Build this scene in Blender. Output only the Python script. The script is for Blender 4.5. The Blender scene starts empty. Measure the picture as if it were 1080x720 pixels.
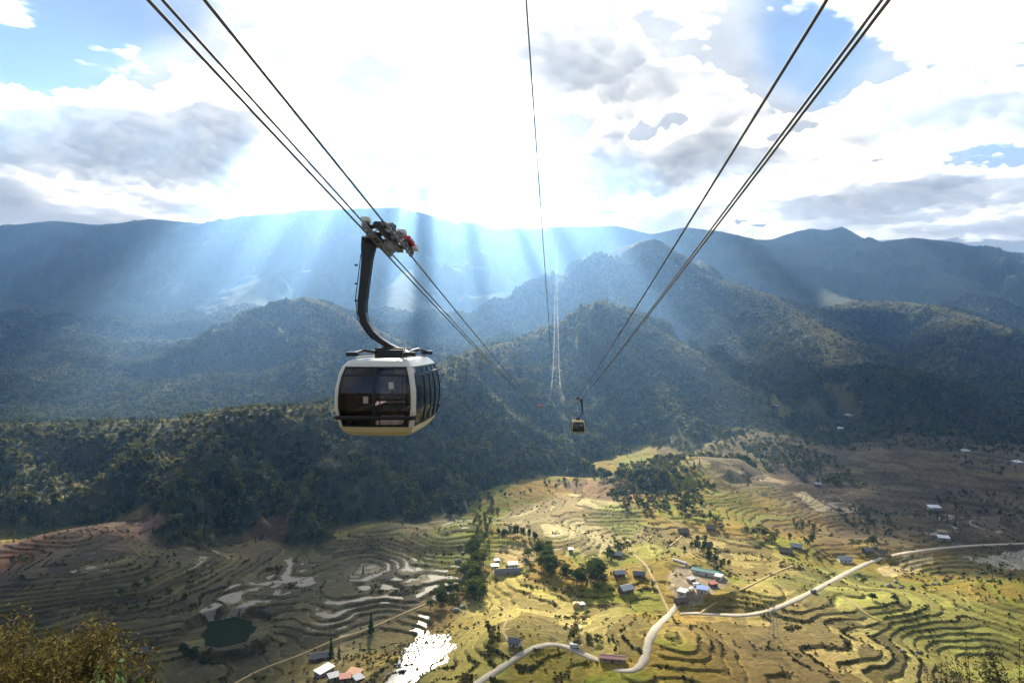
import bpy, bmesh, math, random
import numpy as np
from mathutils import Vector, Matrix

R = math.radians
rng = np.random.default_rng(11)
random.seed(5)
sc = bpy.context.scene
COL = sc.collection

# ------------------------------------------------------------------ camera, world, sun, exposure
FPX = 720.0                                    # focal length in pixels of the 1080 px wide photograph
cam_d = bpy.data.cameras.new('camera')
cam_d.lens, cam_d.sensor_width = 24.0, 36.0
cam_d.clip_start, cam_d.clip_end = 0.2, 60000
cam = bpy.data.objects.new('camera', cam_d)
COL.objects.link(cam)
cam.location = (0, 0, 0)
cam.rotation_euler = (R(90), 0, 0)
sc.camera = cam

SUN_EL, SUN_AZ = R(28.0), R(-7.0)              # azimuth from +Y towards +X
SUN = Vector((math.sin(SUN_AZ) * math.cos(SUN_EL), math.cos(SUN_AZ) * math.cos(SUN_EL), math.sin(SUN_EL)))
sun_d = bpy.data.lights.new('sun', 'SUN')
sun_d.energy, sun_d.angle, sun_d.color = 5.0, R(0.53), (1.0, 0.90, 0.73)
sun = bpy.data.objects.new('sun', sun_d)
COL.objects.link(sun)
sun.rotation_euler = SUN.to_track_quat('Z', 'Y').to_euler()
sun.location = SUN * 9000

SKY_STRENGTH = 0.05
world = bpy.data.worlds.new('World')
sc.world = world
world.use_nodes = True
wt = world.node_tree
wt.nodes.clear()


def N(t, kind, **kw):
    n = t.nodes.new(kind)
    for k, v in kw.items():
        if k == 'inp':
            for i, val in v.items():
                n.inputs[i].default_value = val
        else:
            setattr(n, k, v)
    return n


def mth(t, op, a, b=None, c=None, clamp=False):
    n = t.nodes.new('ShaderNodeMath')
    n.operation, n.use_clamp = op, clamp
    for i, v in enumerate((a, b, c)):
        if v is None:
            continue
        if isinstance(v, (int, float)):
            n.inputs[i].default_value = v
        else:
            t.links.new(v, n.inputs[i])
    return n.outputs[0]


def build_world():
    t = wt
    L = t.links.new
    sky = N(t, 'ShaderNodeTexSky', sky_type='NISHITA', sun_disc=False)
    sky.sun_elevation, sky.sun_rotation = SUN_EL, SUN_AZ
    sky.altitude, sky.air_density, sky.dust_density, sky.ozone_density = 1500, 1.0, 0.6, 1.2
    co = N(t, 'ShaderNodeTexCoord')
    nv = N(t, 'ShaderNodeVectorMath', operation='NORMALIZE')
    L(co.outputs['Generated'], nv.inputs[0])
    d = nv.outputs[0]
    sp = N(t, 'ShaderNodeSeparateXYZ')
    L(d, sp.inputs[0])
    mp = N(t, 'ShaderNodeMapping')
    mp.inputs['Location'].default_value = (3.1, 1.7, 0.4)
    mp.inputs['Scale'].default_value = (1.0, 1.0, 1.45)
    L(d, mp.inputs[0])

    def cloud_noise(shift):
        ad = N(t, 'ShaderNodeVectorMath', operation='ADD')
        L(mp.outputs[0], ad.inputs[0]); ad.inputs[1].default_value = shift
        n = N(t, 'ShaderNodeTexNoise', inp={'Scale': 3.4, 'Detail': 10.0, 'Roughness': 0.58, 'Distortion': 0.3})
        L(ad.outputs[0], n.inputs['Vector'])
        return n.outputs[0]
    n1 = cloud_noise((0, 0, 0))
    sv = Vector((SUN.x, SUN.y, SUN.z * 1.45))
    n1s = cloud_noise((0.0, 0.0, 0.045))
    fac = n1
    # blue gaps and cloud masses of the view, as soft bumps around directions
    def bump(px, py, rad_px, amp):
        v = Vector(((px - 540) / FPX, 1, (360 - py) / FPX)).normalized()
        dt = N(t, 'ShaderNodeVectorMath', operation='DOT_PRODUCT')
        L(d, dt.inputs[0]); dt.inputs[1].default_value = v
        a = mth(t, 'SUBTRACT', 1.0, dt.outputs['Value'])
        w = (rad_px / FPX) ** 2 / 2
        return mth(t, 'MULTIPLY', mth(t, 'EXPONENT', mth(t, 'MULTIPLY', a, -1.0 / w)), amp)
    for b in ((70, 60, 95, -0.26), (250, 50, 70, -0.13), (20, -20, 70, -0.12), (850, 55, 90, -0.46), (800, 140, 55, -0.12),
              (1045, 160, 65, -0.42), (610, -5, 45, -0.14), (330, 130, 50, 0.05), (520, 110, 260, 0.36),
              (710, 120, 150, 0.26), (960, 170, 110, 0.16), (150, 170, 120, 0.16), (960, 150, 60, 0.05), (1000, 40, 60, 0.12), (900, 220, 100, 0.12),
              (30, 25, 25, 0.16), (1010, 235, 130, 0.30), (40, 205, 130, 0.30), (280, 200, 120, 0.2), (760, 215, 120, 0.2)):
        fac = mth(t, 'ADD', fac, bump(*b))
    low = mth(t, 'MULTIPLY', mth(t, 'SUBTRACT', 0.20, sp.outputs[2], clamp=True), 2.2)
    fac = mth(t, 'ADD', fac, low)
    ramp = N(t, 'ShaderNodeMapRange', interpolation_type='SMOOTHSTEP', inp={1: 0.40, 2: 0.66, 3: 0.0, 4: 1.0})
    L(fac, ramp.inputs[0])
    # thickness shading inside the clouds
    rel = mth(t, 'SUBTRACT', n1, n1s)                      # lit upper sides, greyer bases
    n2 = N(t, 'ShaderNodeTexNoise', inp={'Scale': 2.2, 'Detail': 6.0, 'Roughness': 0.55})
    L(mp.outputs[0], n2.inputs['Vector'])
    thick = N(t, 'ShaderNodeMapRange', inp={1: 0.35, 2: 0.7, 3: 1.12, 4: 0.72})
    L(n2.outputs[0], thick.inputs[0])
    shade_v = mth(t, 'MULTIPLY', thick.outputs[0], mth(t, 'MULTIPLY_ADD', rel, 1.7, 1.0))
    # clouds are brighter towards the sun
    ds = N(t, 'ShaderNodeVectorMath', operation='DOT_PRODUCT')
    L(d, ds.inputs[0]); ds.inputs[1].default_value = SUN
    glow = mth(t, 'POWER', mth(t, 'MAXIMUM', ds.outputs['Value'], 0.0), 22.0)
    lum = mth(t, 'MULTIPLY_ADD', glow, CLOUD_GLOW, CLOUD_BASE)
    lum = mth(t, 'MULTIPLY', lum, mth(t, 'MAXIMUM', shade_v, 0.35))
    cc = N(t, 'ShaderNodeVectorMath', operation='SCALE')
    cc.inputs[0].default_value = (1.0, 0.985, 0.96)
    L(lum, cc.inputs['Scale'])
    mix = N(t, 'ShaderNodeMix', data_type='RGBA')
    L(ramp.outputs[0], mix.inputs[0]); L(sky.outputs[0], mix.inputs[6]); L(cc.outputs[0], mix.inputs[7])
    bg = N(t, 'ShaderNodeBackground', inp={'Strength': SKY_STRENGTH})
    L(mix.outputs[2], bg.inputs[0])
    out = N(t, 'ShaderNodeOutputWorld')
    L(bg.outputs[0], out.inputs[0])


CLOUD_BASE, CLOUD_GLOW = 5.7, 4.5
build_world()

sc.view_settings.view_transform = 'Standard'
sc.view_settings.look = 'None'
sc.view_settings.gamma = 1
sc.view_settings.use_curve_mapping = False
sc.view_settings.exposure = 1.42
cy = sc.cycles
cy.use_denoising = True
cy.max_bounces, cy.diffuse_bounces, cy.glossy_bounces, cy.transmission_bounces = 8, 2, 3, 4
cy.volume_bounces, cy.transparent_max_bounces = 6, 12
cy.sample_clamp_indirect = 4.0
cy.caustics_reflective = cy.caustics_refractive = False


# ------------------------------------------------------------------ helpers
def tag(o, label=None, cat=None, group=None, kind=None):
    for k, v in (('label', label), ('category', cat), ('group', group), ('kind', kind)):
        if v:
            o[k] = v
    return o


def obj(name, me, mat=None, parent=None):
    o = bpy.data.objects.new(name, me)
    COL.objects.link(o)
    if mat is not None and me is not None and len(me.materials) == 0:
        me.materials.append(mat)
    if parent is not None:
        o.parent = parent
    return o


def empty(name, loc=(0, 0, 0), rz=0.0, label=None, cat=None, group=None):
    o = bpy.data.objects.new(name, None)
    COL.objects.link(o)
    o.empty_display_size = 0.2
    o.location = loc
    o.rotation_euler = (0, 0, rz)
    return tag(o, label, cat, group)


def mesh(name, verts, faces, smooth=False):
    me = bpy.data.meshes.new(name)
    me.from_pydata([tuple(v) for v in verts], [], [tuple(f) for f in faces])
    me.update()
    if smooth:
        me.polygons.foreach_set('use_smooth', [True] * len(me.polygons))
    return me


def mesh_np(name, V, Fq, smooth=False, k=4):
    me = bpy.data.meshes.new(name)
    V = np.ascontiguousarray(V, np.float32)
    Fq = np.ascontiguousarray(Fq, np.int32)
    me.vertices.add(len(V))
    me.vertices.foreach_set('co', V.ravel())
    me.loops.add(Fq.size)
    me.loops.foreach_set('vertex_index', Fq.ravel())
    me.polygons.add(len(Fq))
    me.polygons.foreach_set('loop_start', np.arange(0, Fq.size, k, dtype=np.int32))
    me.polygons.foreach_set('loop_total', np.full(len(Fq), k, np.int32))
    if smooth:
        me.polygons.foreach_set('use_smooth', np.ones(len(Fq), bool))
    me.update(calc_edges=True)
    return me


def copy_tree(o, parent=None):
    c = o.copy()
    COL.objects.link(c)
    c.parent = parent
    for ch in list(o.children):
        copy_tree(ch, c)
    return c


class MB:
    """collects solids into one mesh"""
    def __init__(s):
        s.v, s.f = [], []

    def add(s, V, Fs):
        b = len(s.v)
        s.v += [tuple(v) for v in V]
        s.f += [tuple(i + b for i in f) for f in Fs]
        return s

    def box(s, c, size, rot=None):
        hx, hy, hz = size[0] / 2, size[1] / 2, size[2] / 2
        V = [Vector((x, y, z)) for z in (-hz, hz) for y in (-hy, hy) for x in (-hx, hx)]
        if rot is not None:
            V = [rot @ v for v in V]
        V = [v + Vector(c) for v in V]
        return s.add(V, [(0, 2, 3, 1), (4, 5, 7, 6), (0, 1, 5, 4), (2, 6, 7, 3), (0, 4, 6, 2), (1, 3, 7, 5)])

    def beam(s, a, b, w, h=None, up=(0, 0, 1)):
        a, b = Vector(a), Vector(b)
        h = w if h is None else h
        d = (b - a)
        L = d.length
        d.normalize()
        u = Vector(up)
        if abs(d.dot(u)) > 0.98:
            u = Vector((1, 0, 0))
        x = d.cross(u).normalized()
        z = x.cross(d).normalized()
        m = Matrix((x, d, z)).transposed()
        return s.box((a + b) / 2, (w, L, h), m)

    def tube(s, pts, rad, n=8, cap=True):
        pts = [Vector(p) for p in pts]
        rads = rad if isinstance(rad, (list, tuple)) else [rad] * len(pts)
        V, Fs = [], []
        prev = None
        for i, p in enumerate(pts):
            d = (pts[min(i + 1, len(pts) - 1)] - pts[max(i - 1, 0)]).normalized()
            u = Vector((0, 0, 1)) if abs(d.z) < 0.95 else Vector((1, 0, 0))
            if prev is not None:
                x = (prev - d * prev.dot(d)).normalized()
            else:
                x = d.cross(u).normalized()
            prev = x
            y = d.cross(x)
            for k in range(n):
                a = 2 * math.pi * k / n
                V.append(p + (x * math.cos(a) + y * math.sin(a)) * rads[i])
        for i in range(len(pts) - 1):
            for k in range(n):
                Fs.append((i * n + k, i * n + (k + 1) % n, (i + 1) * n + (k + 1) % n, (i + 1) * n + k))
        if cap:
            Fs.append(tuple(range(n - 1, -1, -1)))
            Fs.append(tuple(range((len(pts) - 1) * n, len(pts) * n)))
        return s.add(V, Fs)

    def build(s, name, mat, parent=None, smooth=False, bevel=0.0):
        me = mesh(name, s.v, s.f, smooth)
        o = obj(name, me, mat, parent)
        if bevel:
            m = o.modifiers.new('bevel', 'BEVEL')
            m.width, m.segments, m.limit_method = bevel, 2, 'ANGLE'
        return o


# ------------------------------------------------------------------ materials
def mat(name, col, rough=0.7, metal=0.0, noise=0.0, scale=5.0, bump=0.0, spec=None):
    m = bpy.data.materials.new(name)
    m.use_nodes = True
    t = m.node_tree
    p = t.nodes['Principled BSDF']
    p.inputs['Base Color'].default_value = (*col, 1)
    p.inputs['Roughness'].default_value = rough
    p.inputs['Metallic'].default_value = metal
    if spec is not None:
        p.inputs['Specular IOR Level'].default_value = spec
    if noise or bump:
        co = N(t, 'ShaderNodeTexCoord')
        n = N(t, 'ShaderNodeTexNoise', inp={'Scale': scale, 'Detail': 6.0, 'Roughness': 0.6})
        t.links.new(co.outputs['Object'], n.inputs['Vector'])
        if noise:
            mr = N(t, 'ShaderNodeMapRange', inp={1: 0.25, 2: 0.75, 3: 1 - noise, 4: 1 + noise})
            t.links.new(n.outputs[0], mr.inputs[0])
            vs = N(t, 'ShaderNodeVectorMath', operation='SCALE')
            vs.inputs[0].default_value = col
            t.links.new(mr.outputs[0], vs.inputs['Scale'])
            t.links.new(vs.outputs[0], p.inputs['Base Color'])
        if bump:
            b = N(t, 'ShaderNodeBump', inp={'Strength': bump, 'Distance': 0.05})
            t.links.new(n.outputs[0], b.inputs['Height'])
            t.links.new(b.outputs[0], p.inputs['Normal'])
    return m


def leaf_mat(name, a, b, trans=0.4, scale=0.25, rnd=0.35):
    """foliage: diffuse + translucent, colour wandering between a and b in space and per object"""
    m = bpy.data.materials.new(name)
    m.use_nodes = True
    t = m.node_tree
    t.nodes.clear()
    L = t.links.new
    co = N(t, 'ShaderNodeTexCoord')
    ge = N(t, 'ShaderNodeNewGeometry')
    oi = N(t, 'ShaderNodeObjectInfo')
    n = N(t, 'ShaderNodeTexNoise', inp={'Scale': scale, 'Detail': 3.0})
    L(ge.outputs['Position'], n.inputs['Vector'])
    f = mth(t, 'MULTIPLY_ADD', mth(t, 'SUBTRACT', oi.outputs['Random'], 0.5), rnd, n.outputs[0])
    f = mth(t, 'MULTIPLY_ADD', mth(t, 'SUBTRACT', ge.outputs['Random Per Island'], 0.5), 0.5, f)
    mr = N(t, 'ShaderNodeMapRange', inp={1: 0.30, 2: 0.70, 3: 0.0, 4: 1.0})
    L(f, mr.inputs[0])
    mx = N(t, 'ShaderNodeMix', data_type='RGBA')
    L(mr.outputs[0], mx.inputs[0])
    mx.inputs[6].default_value, mx.inputs[7].default_value = (*a, 1), (*b, 1)
    df = N(t, 'ShaderNodeBsdfDiffuse')
    tr = N(t, 'ShaderNodeBsdfTranslucent')
    L(mx.outputs[2], df.inputs[0]); L(mx.outputs[2], tr.inputs[0])
    ms = N(t, 'ShaderNodeMixShader', inp={0: trans})
    L(df.outputs[0], ms.inputs[1]); L(tr.outputs[0], ms.inputs[2])
    o = N(t, 'ShaderNodeOutputMaterial')
    L(ms.outputs[0], o.inputs[0])
    return m


# ------------------------------------------------------------------ noise
def _hash(ix, iy, seed):
    h = (ix.astype(np.int64) * 374761393 + iy.astype(np.int64) * 668265263 + seed * 974634533) & 0xFFFFFFFF
    h = ((h ^ (h >> 13)) * 1274126177) & 0xFFFFFFFF
    h = ((h ^ (h >> 15)) * 2246822519) & 0xFFFFFFFF
    return h ^ (h >> 16)


_prng = np.random.default_rng(3)
_PERM = np.concatenate([_prng.permutation(1024)] * 2).astype(np.int32)
_ANG = _prng.random(1024) * 2 * math.pi
_GX, _GY = np.cos(_ANG).astype(np.float32), np.sin(_ANG).astype(np.float32)


def gnoise(x, y, seed=0):
    x0, y0 = np.floor(x), np.floor(y)
    fx, fy = (x - x0).astype(np.float32), (y - y0).astype(np.float32)
    ix = (x0.astype(np.int32) + seed * 131) & 1023
    iy = (y0.astype(np.int32) + seed * 57) & 1023
    u = fx * fx * fx * (fx * (fx * 6 - 15) + 10)
    v = fy * fy * fy * (fy * (fy * 6 - 15) + 10)
    pa, pb = _PERM[ix], _PERM[(ix + 1) & 1023]
    iy1 = (iy + 1) & 1023

    def g(p, q, dx, dy):
        k = _PERM[p + q]
        return _GX[k] * dx + _GY[k] * dy
    n00, n10 = g(pa, iy, fx, fy), g(pb, iy, fx - 1, fy)
    n01, n11 = g(pa, iy1, fx, fy - 1), g(pb, iy1, fx - 1, fy - 1)
    a = n00 + (n10 - n00) * u
    b = n01 + (n11 - n01) * u
    return (a + (b - a) * v) * 1.5


def fbm(x, y, seed=0, oct=4, gain=0.5, lac=2.03):
    s, a, f = 0, 1.0, 1.0
    for i in range(oct):
        s = s + a * gnoise(x * f + 17.3 * i, y * f - 9.1 * i, seed + i)
        a *= gain
        f *= lac
    return s


def ridged(x, y, seed=0, oct=4, gain=0.5):
    s, a, f, tot = 0, 1.0, 1.0, 0
    for i in range(oct):
        s = s + a * (1 - np.abs(gnoise(x * f + 5.7 * i, y * f + 3.3 * i, seed + i)) * 1.6)
        tot += a
        a *= gain
        f *= 2.1
    return s / tot


def sstep(a, b, x):
    t = np.clip((x - a) / (b - a), 0, 1)
    return t * t * (3 - 2 * t)


# ------------------------------------------------------------------ terrain
def P3(px, py, Y):
    return ((px - 540) / FPX * Y, Y, (360 - py) / FPX * Y)


RIDGES = [
    # crest points (pixel x, pixel y, distance), slope, crest rounding, spur amplitude, spur size
    dict(n='far', s=0.46, r=100, A=330, L=950, p=[(-420, 262, 6500), (-200, 250, 6500), (-60, 246, 6400), (0, 239, 6300), (60, 233, 6300), (110, 238, 6300),
        (160, 231, 6300), (215, 236, 6200), (265, 228, 6200), (330, 222, 6200), (420, 219, 6300), (470, 232, 6400), (540, 240, 6500),
        (600, 240, 6500), (650, 238, 6400), (690, 248, 6200), (725, 240, 5900), (760, 244, 5700), (800, 253, 5600)]),
    dict(n='peak', s=0.52, r=50, A=180, L=700, p=[(780, 258, 5600), (815, 252, 5600), (840, 244, 5600), (856, 241, 5600), (872, 243, 5600), (888, 239, 5600), (906, 250, 5600), (930, 258, 5600)]),
    dict(n='right', s=0.46, r=80, A=270, L=800, p=[(740, 268, 4900), (800, 257, 4900), (860, 262, 4900), (905, 258, 4900), (960, 251, 4900), (1000, 255, 4900), (1040, 264, 4900),
        (1085, 268, 5000), (1180, 262, 5200), (1350, 270, 5600)]),
    dict(n='mid', s=0.48, r=60, A=130, L=420, p=[(590, 300, 4000), (630, 272, 3800), (665, 258, 3600), (690, 252, 3450), (715, 268, 3300), (735, 288, 3200), (760, 296, 3100),
        (800, 310, 2850), (840, 335, 2550), (880, 360, 2200), (900, 382, 1950)]),
    dict(n='lit', s=0.52, r=110, A=130, L=380, p=[(880, 330, 3300), (930, 318, 3100), (970, 322, 2900), (1020, 334, 2600), (1070, 350, 2400), (1130, 350, 2300), (1300, 330, 2400)]),
    dict(n='centre', s=0.45, r=45, A=75, L=210, p=[(440, 402, 1560), (500, 372, 1700), (540, 362, 1780), (587, 346, 1830), (612, 326, 1830), (636, 318, 1810), (660, 328, 1780), (700, 354, 1690),
        (740, 380, 1570), (765, 404, 1470), (790, 440, 1350), (805, 470, 1250)]),
    dict(n='dark', s=0.54, r=70, A=80, L=240, p=[(800, 428, 1500), (850, 402, 1560), (905, 388, 1560), (960, 392, 1520), (1010, 408, 1480), (1050, 436, 1420), (1100, 448, 1350), (1200, 430, 1350), (1350, 420, 1400)]),
    dict(n='left', s=0.48, r=50, A=110, L=340, p=[(-200, 480, 2700), (0, 462, 2700), (60, 436, 2700), (110, 412, 2700), (160, 388, 2650), (210, 366, 2600), (252, 346, 2550), (290, 324, 2480), (322, 314, 2440),
        (350, 326, 2350), (400, 352, 2250), (450, 378, 2150), (520, 392, 2100)]),
    dict(n='near', s=0.33, r=40, A=30, L=130, p=[(-300, 446, 1020), (-100, 454, 1000), (0, 450, 985), (90, 449, 985), (180, 446, 985), (250, 434, 1000), (340, 430, 1040), (400, 418, 1160), (450, 398, 1340), (500, 376, 1560)]),
    # spurs running down from the crests
    dict(n='spur', s=0.62, r=18, A=26, L=120, p=[(636, 319, 1800), (655, 350, 1680), (690, 394, 1480), (712, 430, 1320), (730, 468, 1180)]),
    dict(n='spur', s=0.62, r=18, A=26, L=120, p=[(612, 328, 1820), (600, 370, 1640), (592, 418, 1400), (600, 462, 1230)]),
    dict(n='spur', s=0.62, r=18, A=26, L=110, p=[(540, 364, 1770), (528, 398, 1570), (520, 438, 1330), (535, 480, 1140)]),
    dict(n='spur', s=0.62, r=28, A=45, L=200, p=[(715, 268, 3300), (742, 318, 2850), (770, 352, 2450), (790, 392, 2050)]),
    dict(n='spur', s=0.62, r=28, A=45, L=200, p=[(772, 300, 3020), (815, 345, 2500), (850, 378, 2100), (868, 398, 1850)]),
    dict(n='spur', s=0.62, r=28, A=45, L=200, p=[(665, 260, 3580), (640, 300, 3100), (660, 335, 2600)]),
    dict(n='spur', s=0.62, r=26, A=36, L=170, p=[(322, 316, 2430), (335, 362, 2080), (330, 400, 1780), (345, 424, 1560)]),
    dict(n='spur', s=0.62, r=26, A=36, L=170, p=[(255, 348, 2540), (240, 385, 2150), (200, 415, 1850), (150, 436, 1600)]),
    dict(n='spur', s=0.62, r=26, A=36, L=170, p=[(160, 390, 2640), (110, 420, 2150), (40, 442, 1800)]),
    dict(n='spur', s=0.58, r=58, A=60, L=260, p=[(960, 253, 4880), (985, 282, 4200), (1015, 305, 3500), (1040, 328, 2900)]),
    dict(n='spur', s=0.58, r=58, A=60, L=260, p=[(860, 264, 4880), (850, 290, 4200), (880, 312, 3600), (920, 322, 3100)]),
    dict(n='spur', s=0.58, r=58, A=60, L=260, p=[(1020, 335, 2590), (1000, 362, 2200), (985, 385, 1850)]),
    dict(n='spur', s=0.58, r=80, A=90, L=400, p=[(160, 233, 6280), (150, 268, 5300), (110, 300, 4300), (60, 340, 3400), (0, 380, 2900)]),
    dict(n='spur', s=0.58, r=80, A=90, L=400, p=[(330, 224, 6180), (320, 262, 5200), (280, 292, 4200), (262, 322, 3300), (250, 344, 2700)]),
    dict(n='spur', s=0.58, r=80, A=90, L=400, p=[(0, 241, 6280), (-30, 290, 4800), (-80, 340, 3500)]),
    dict(n='spur', s=0.58, r=80, A=90, L=400, p=[(470, 234, 6380), (450, 270, 5200), (420, 300, 4000), (410, 330, 3200)]),
    dict(n='spur', s=0.55, r=16, A=18, L=90, p=[(180, 448, 980), (200, 482, 880), (185, 520, 790)]),
    dict(n='spur', s=0.55, r=16, A=18, L=90, p=[(340, 432, 1035), (365, 470, 930), (350, 510, 840)]),
    dict(n='spur', s=0.55, r=16, A=18, L=90, p=[(60, 451, 980), (50, 490, 870), (80, 530, 770)]),
    dict(n='bank', s=0.30, r=25, A=10, L=120, p=[(700, 500, 900), (745, 482, 940), (775, 484, 960), (830, 512, 930)]),
]
for r_ in RIDGES:
    r_['c'] = np.array([P3(*q) for q in r_['p']])


def dist_poly(x, y, C):
    """distance to a plan polyline and the third column interpolated at the foot point"""
    bd = np.full(x.shape, 1e12)
    bh = np.zeros(x.shape)
    for a, b in zip(C[:-1], C[1:]):
        dx, dy = b[0] - a[0], b[1] - a[1]
        t = np.clip(((x - a[0]) * dx + (y - a[1]) * dy) / (dx * dx + dy * dy), 0, 1)
        d = (x - a[0] - t * dx) ** 2 + (y - a[1] - t * dy) ** 2
        m = d < bd
        bd = np.where(m, d, bd)
        bh = np.where(m, a[2] + t * (b[2] - a[2]), bh)
    return np.sqrt(bd), bh


def ridge_height(x, y):
    shp = x.shape
    x, y = x.ravel(), y.ravel()
    z = np.full(x.shape, -400.0)
    far = y > 1150                                # the land climbs towards the head of the valley
    if far.any():
        xf, yf = x[far], y[far]
        z[far] = -215 + (yf - 1150) * 0.15 + (ridged(xf / 800, yf / 800, 77, 3) - 0.6) * 150 * sstep(1150, 2400, yf)
    for i, r in enumerate(RIDGES):
        C = r['c']
        reach = (C[:, 2].max() + 260 + r['A']) / r['s']
        box = (x > C[:, 0].min() - reach) & (x < C[:, 0].max() + reach) & (y > C[:, 1].min() - reach) & (y < C[:, 1].max() + reach)
        ii = np.nonzero(box)[0]
        if len(ii) == 0:
            continue
        d, h = dist_poly(x[ii], y[ii], C)
        zi = h - r['s'] * (np.sqrt(d * d + r['r'] ** 2) - r['r'])
        k = zi + 1.2 * r['A'] > z[ii]
        k &= zi + 1.2 * r['A'] > -240
        ii, d, zi = ii[k], d[k], zi[k]
        if len(ii) == 0:
            continue
        xi, yi = x[ii], y[ii]
        wob = ridged((xi + 0.25 * yi) / r['L'], (yi * 0.8) / r['L'], 40 + 7 * i, 4, 0.50) - 0.62
        near = sstep(0, r['L'] * 0.6, d)
        zi = zi + r['A'] * np.minimum(wob, 0.05 + 0.12 * np.minimum(d / r['L'], 1.5)) * near * 2.2 + fbm(xi / 60, yi / 60, 90 + i, 3) * np.minimum(0.045 * r['A'], 4.5) * (0.4 + 0.6 * near)
        if r['n'] not in ('bank', 'near'):
            g1 = 300 if r['n'] in ('far', 'right', 'peak') else 125
            zi = zi + (ridged((xi + 0.3 * yi) / g1, yi * 0.6 / g1, 140 + i, 3, 0.5) - 0.68) * (0.24 * g1) * near
        z[ii] = np.maximum(z[ii], zi)
    return z.reshape(shp)


def floor_base(x, y):
    b = -200 + fbm(x / 330 + 1.3, y / 330, 3, 3, 0.5) * 17 + fbm(x / 95, y / 95, 8, 2) * 5.2
    b = b + 10 * sstep(700, 1000, y) + 0.018 * (np.abs(x - 60))
    # hollow of the left-hand stream and pond
    b = b - 10 * np.exp(-(((x + 190) / 120) ** 2 + ((y - 470) / 90) ** 2))
    return b


STEP = 1.65


def terrace(b, x, y):
    q = b / STEP + 0.55 * fbm(x / 34, y / 34, 21, 3) + 0.5 * fbm(x / 120, y / 120, 23, 1)
    k = np.floor(q)
    f = q - k
    return STEP * (k + sstep(0.84, 1.0, f)), f, k


def in_poly(x, y, poly):
    inside = np.zeros(x.shape, bool)
    n = len(poly)
    for i in range(n):
        x1, y1 = poly[i][0], poly[i][1]
        x2, y2 = poly[(i + 1) % n][0], poly[(i + 1) % n][1]
        c = ((y1 > y) != (y2 > y)) & (x < (x2 - x1) * (y - y1) / (y2 - y1 + 1e-12) + x1)
        inside ^= c
    return inside


ROADS = []          # filled below: dict(c=array of x, y, z, w=half width)
PADS = []           # x, y, z, radius
POOLS = []          # closed plan polygons with a water level


def height0(x, y, full=False):
    rz = ridge_height(x, y)
    fb = floor_base(x, y)
    tz, f, k = terrace(fb, x, y)
    soft = 1 - sstep(-14, 2, rz - fb)            # terraces fade out where the mountains start
    soft = soft * (0.62 + 0.38 * sstep(-0.30, 0.15, fbm(x / 130, y / 130, 27, 2)))
    fl = fb + (tz - fb) * soft
    z = np.where(rz > fl, rz, fl)
    near = -3.0 - 0.60 * y - 0.02 * np.abs(x) + 3.0 * np.exp(-(((x + 9.5) / 5.0) ** 2 + ((y - 14.5) / 5.0) ** 2)) + fbm(x / 14, y / 14, 60, 3) * np.clip(y / 40, 0.15, 2.0) * 0.6
    near = np.where(y < 0, -3.0 - 0.25 * y, near)
    hillside = near > z
    z = np.where(hillside, near, z)
    if full:
        return z, rz, fb, f, k, hillside
    return z


def height(x, y, full=False):
    r = height0(x, y, True)
    z = r[0]
    for rd in ROADS:
        C, m = rd['c'], rd['w'] + 8
        bx_ = (x > C[:, 0].min() - m) & (x < C[:, 0].max() + m) & (y > C[:, 1].min() - m) & (y < C[:, 1].max() + m)
        if not bx_.any():
            continue
        d, h = dist_poly(x[bx_], y[bx_], C)
        w = 1 - sstep(rd['w'] * 1.15, rd['w'] * 1.15 + 5.0, d)
        z[bx_] = z[bx_] + (h - z[bx_]) * w
    for (px, py, pz, pr) in PADS:
        d = np.hypot(x - px, y - py)
        w = 1 - sstep(pr, pr + 4.0, d)
        z = z + (pz - z) * w
    for C in POOLS:
        bx_ = (x > C[:, 0].min() - 6) & (x < C[:, 0].max() + 6) & (y > C[:, 1].min() - 6) & (y < C[:, 1].max() + 6)
        if not bx_.any():
            continue
        d, h = dist_poly(x[bx_], y[bx_], C)
        w = np.where(in_poly(x[bx_], y[bx_], C[:-1]), 1.0, 1 - sstep(0.8, 4.5, d))
        z[bx_] = z[bx_] + (h - z[bx_]) * w
    return (z,) + r[1:] if full else z


def hit(px, py, fn=None, y0=40.0, y1=9000.0):
    """where the ray through a photograph pixel meets the ground"""
    fn = fn or height0
    for n, pad_ in ((420, 0), (60, 0), (30, 0)):
        t = np.geomspace(y0, y1, n)
        z = fn((px - 540) / FPX * t, t)
        b = np.nonzero((360 - py) / FPX * t < z)[0]
        if len(b) == 0:
            return None
        i = b[0]
        if i == 0:
            break
        y0, y1 = t[i - 1], t[i]
    return Vector(((px - 540) / FPX * t[i], t[i], float(z[i])))


def smooth_line(pts, n=6):
    """Catmull-Rom through pixel points"""
    P = np.array(pts, float)
    P = np.vstack([2 * P[0] - P[1], P, 2 * P[-1] - P[-2]])
    out = []
    for i in range(1, len(P) - 2):
        for s in np.linspace(0, 1, n, endpoint=False):
            a, b, c, d = P[i - 1:i + 3]
            out.append(0.5 * ((2 * b) + (c - a) * s + (2 * a - 5 * b + 4 * c - d) * s * s + (3 * b - a - 3 * c + d) * s ** 3))
    out.append(P[-2])
    return out


def lay_road(pix, half, sm=5):
    L = [hit(p[0], p[1]) for p in smooth_line(pix)]
    C = np.array([tuple(v) for v in L])
    for _ in range(sm):
        C[1:-1] = (C[:-2] + 2 * C[1:-1] + C[2:]) / 4
    ROADS.append(dict(c=C, w=half))
    return C


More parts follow.
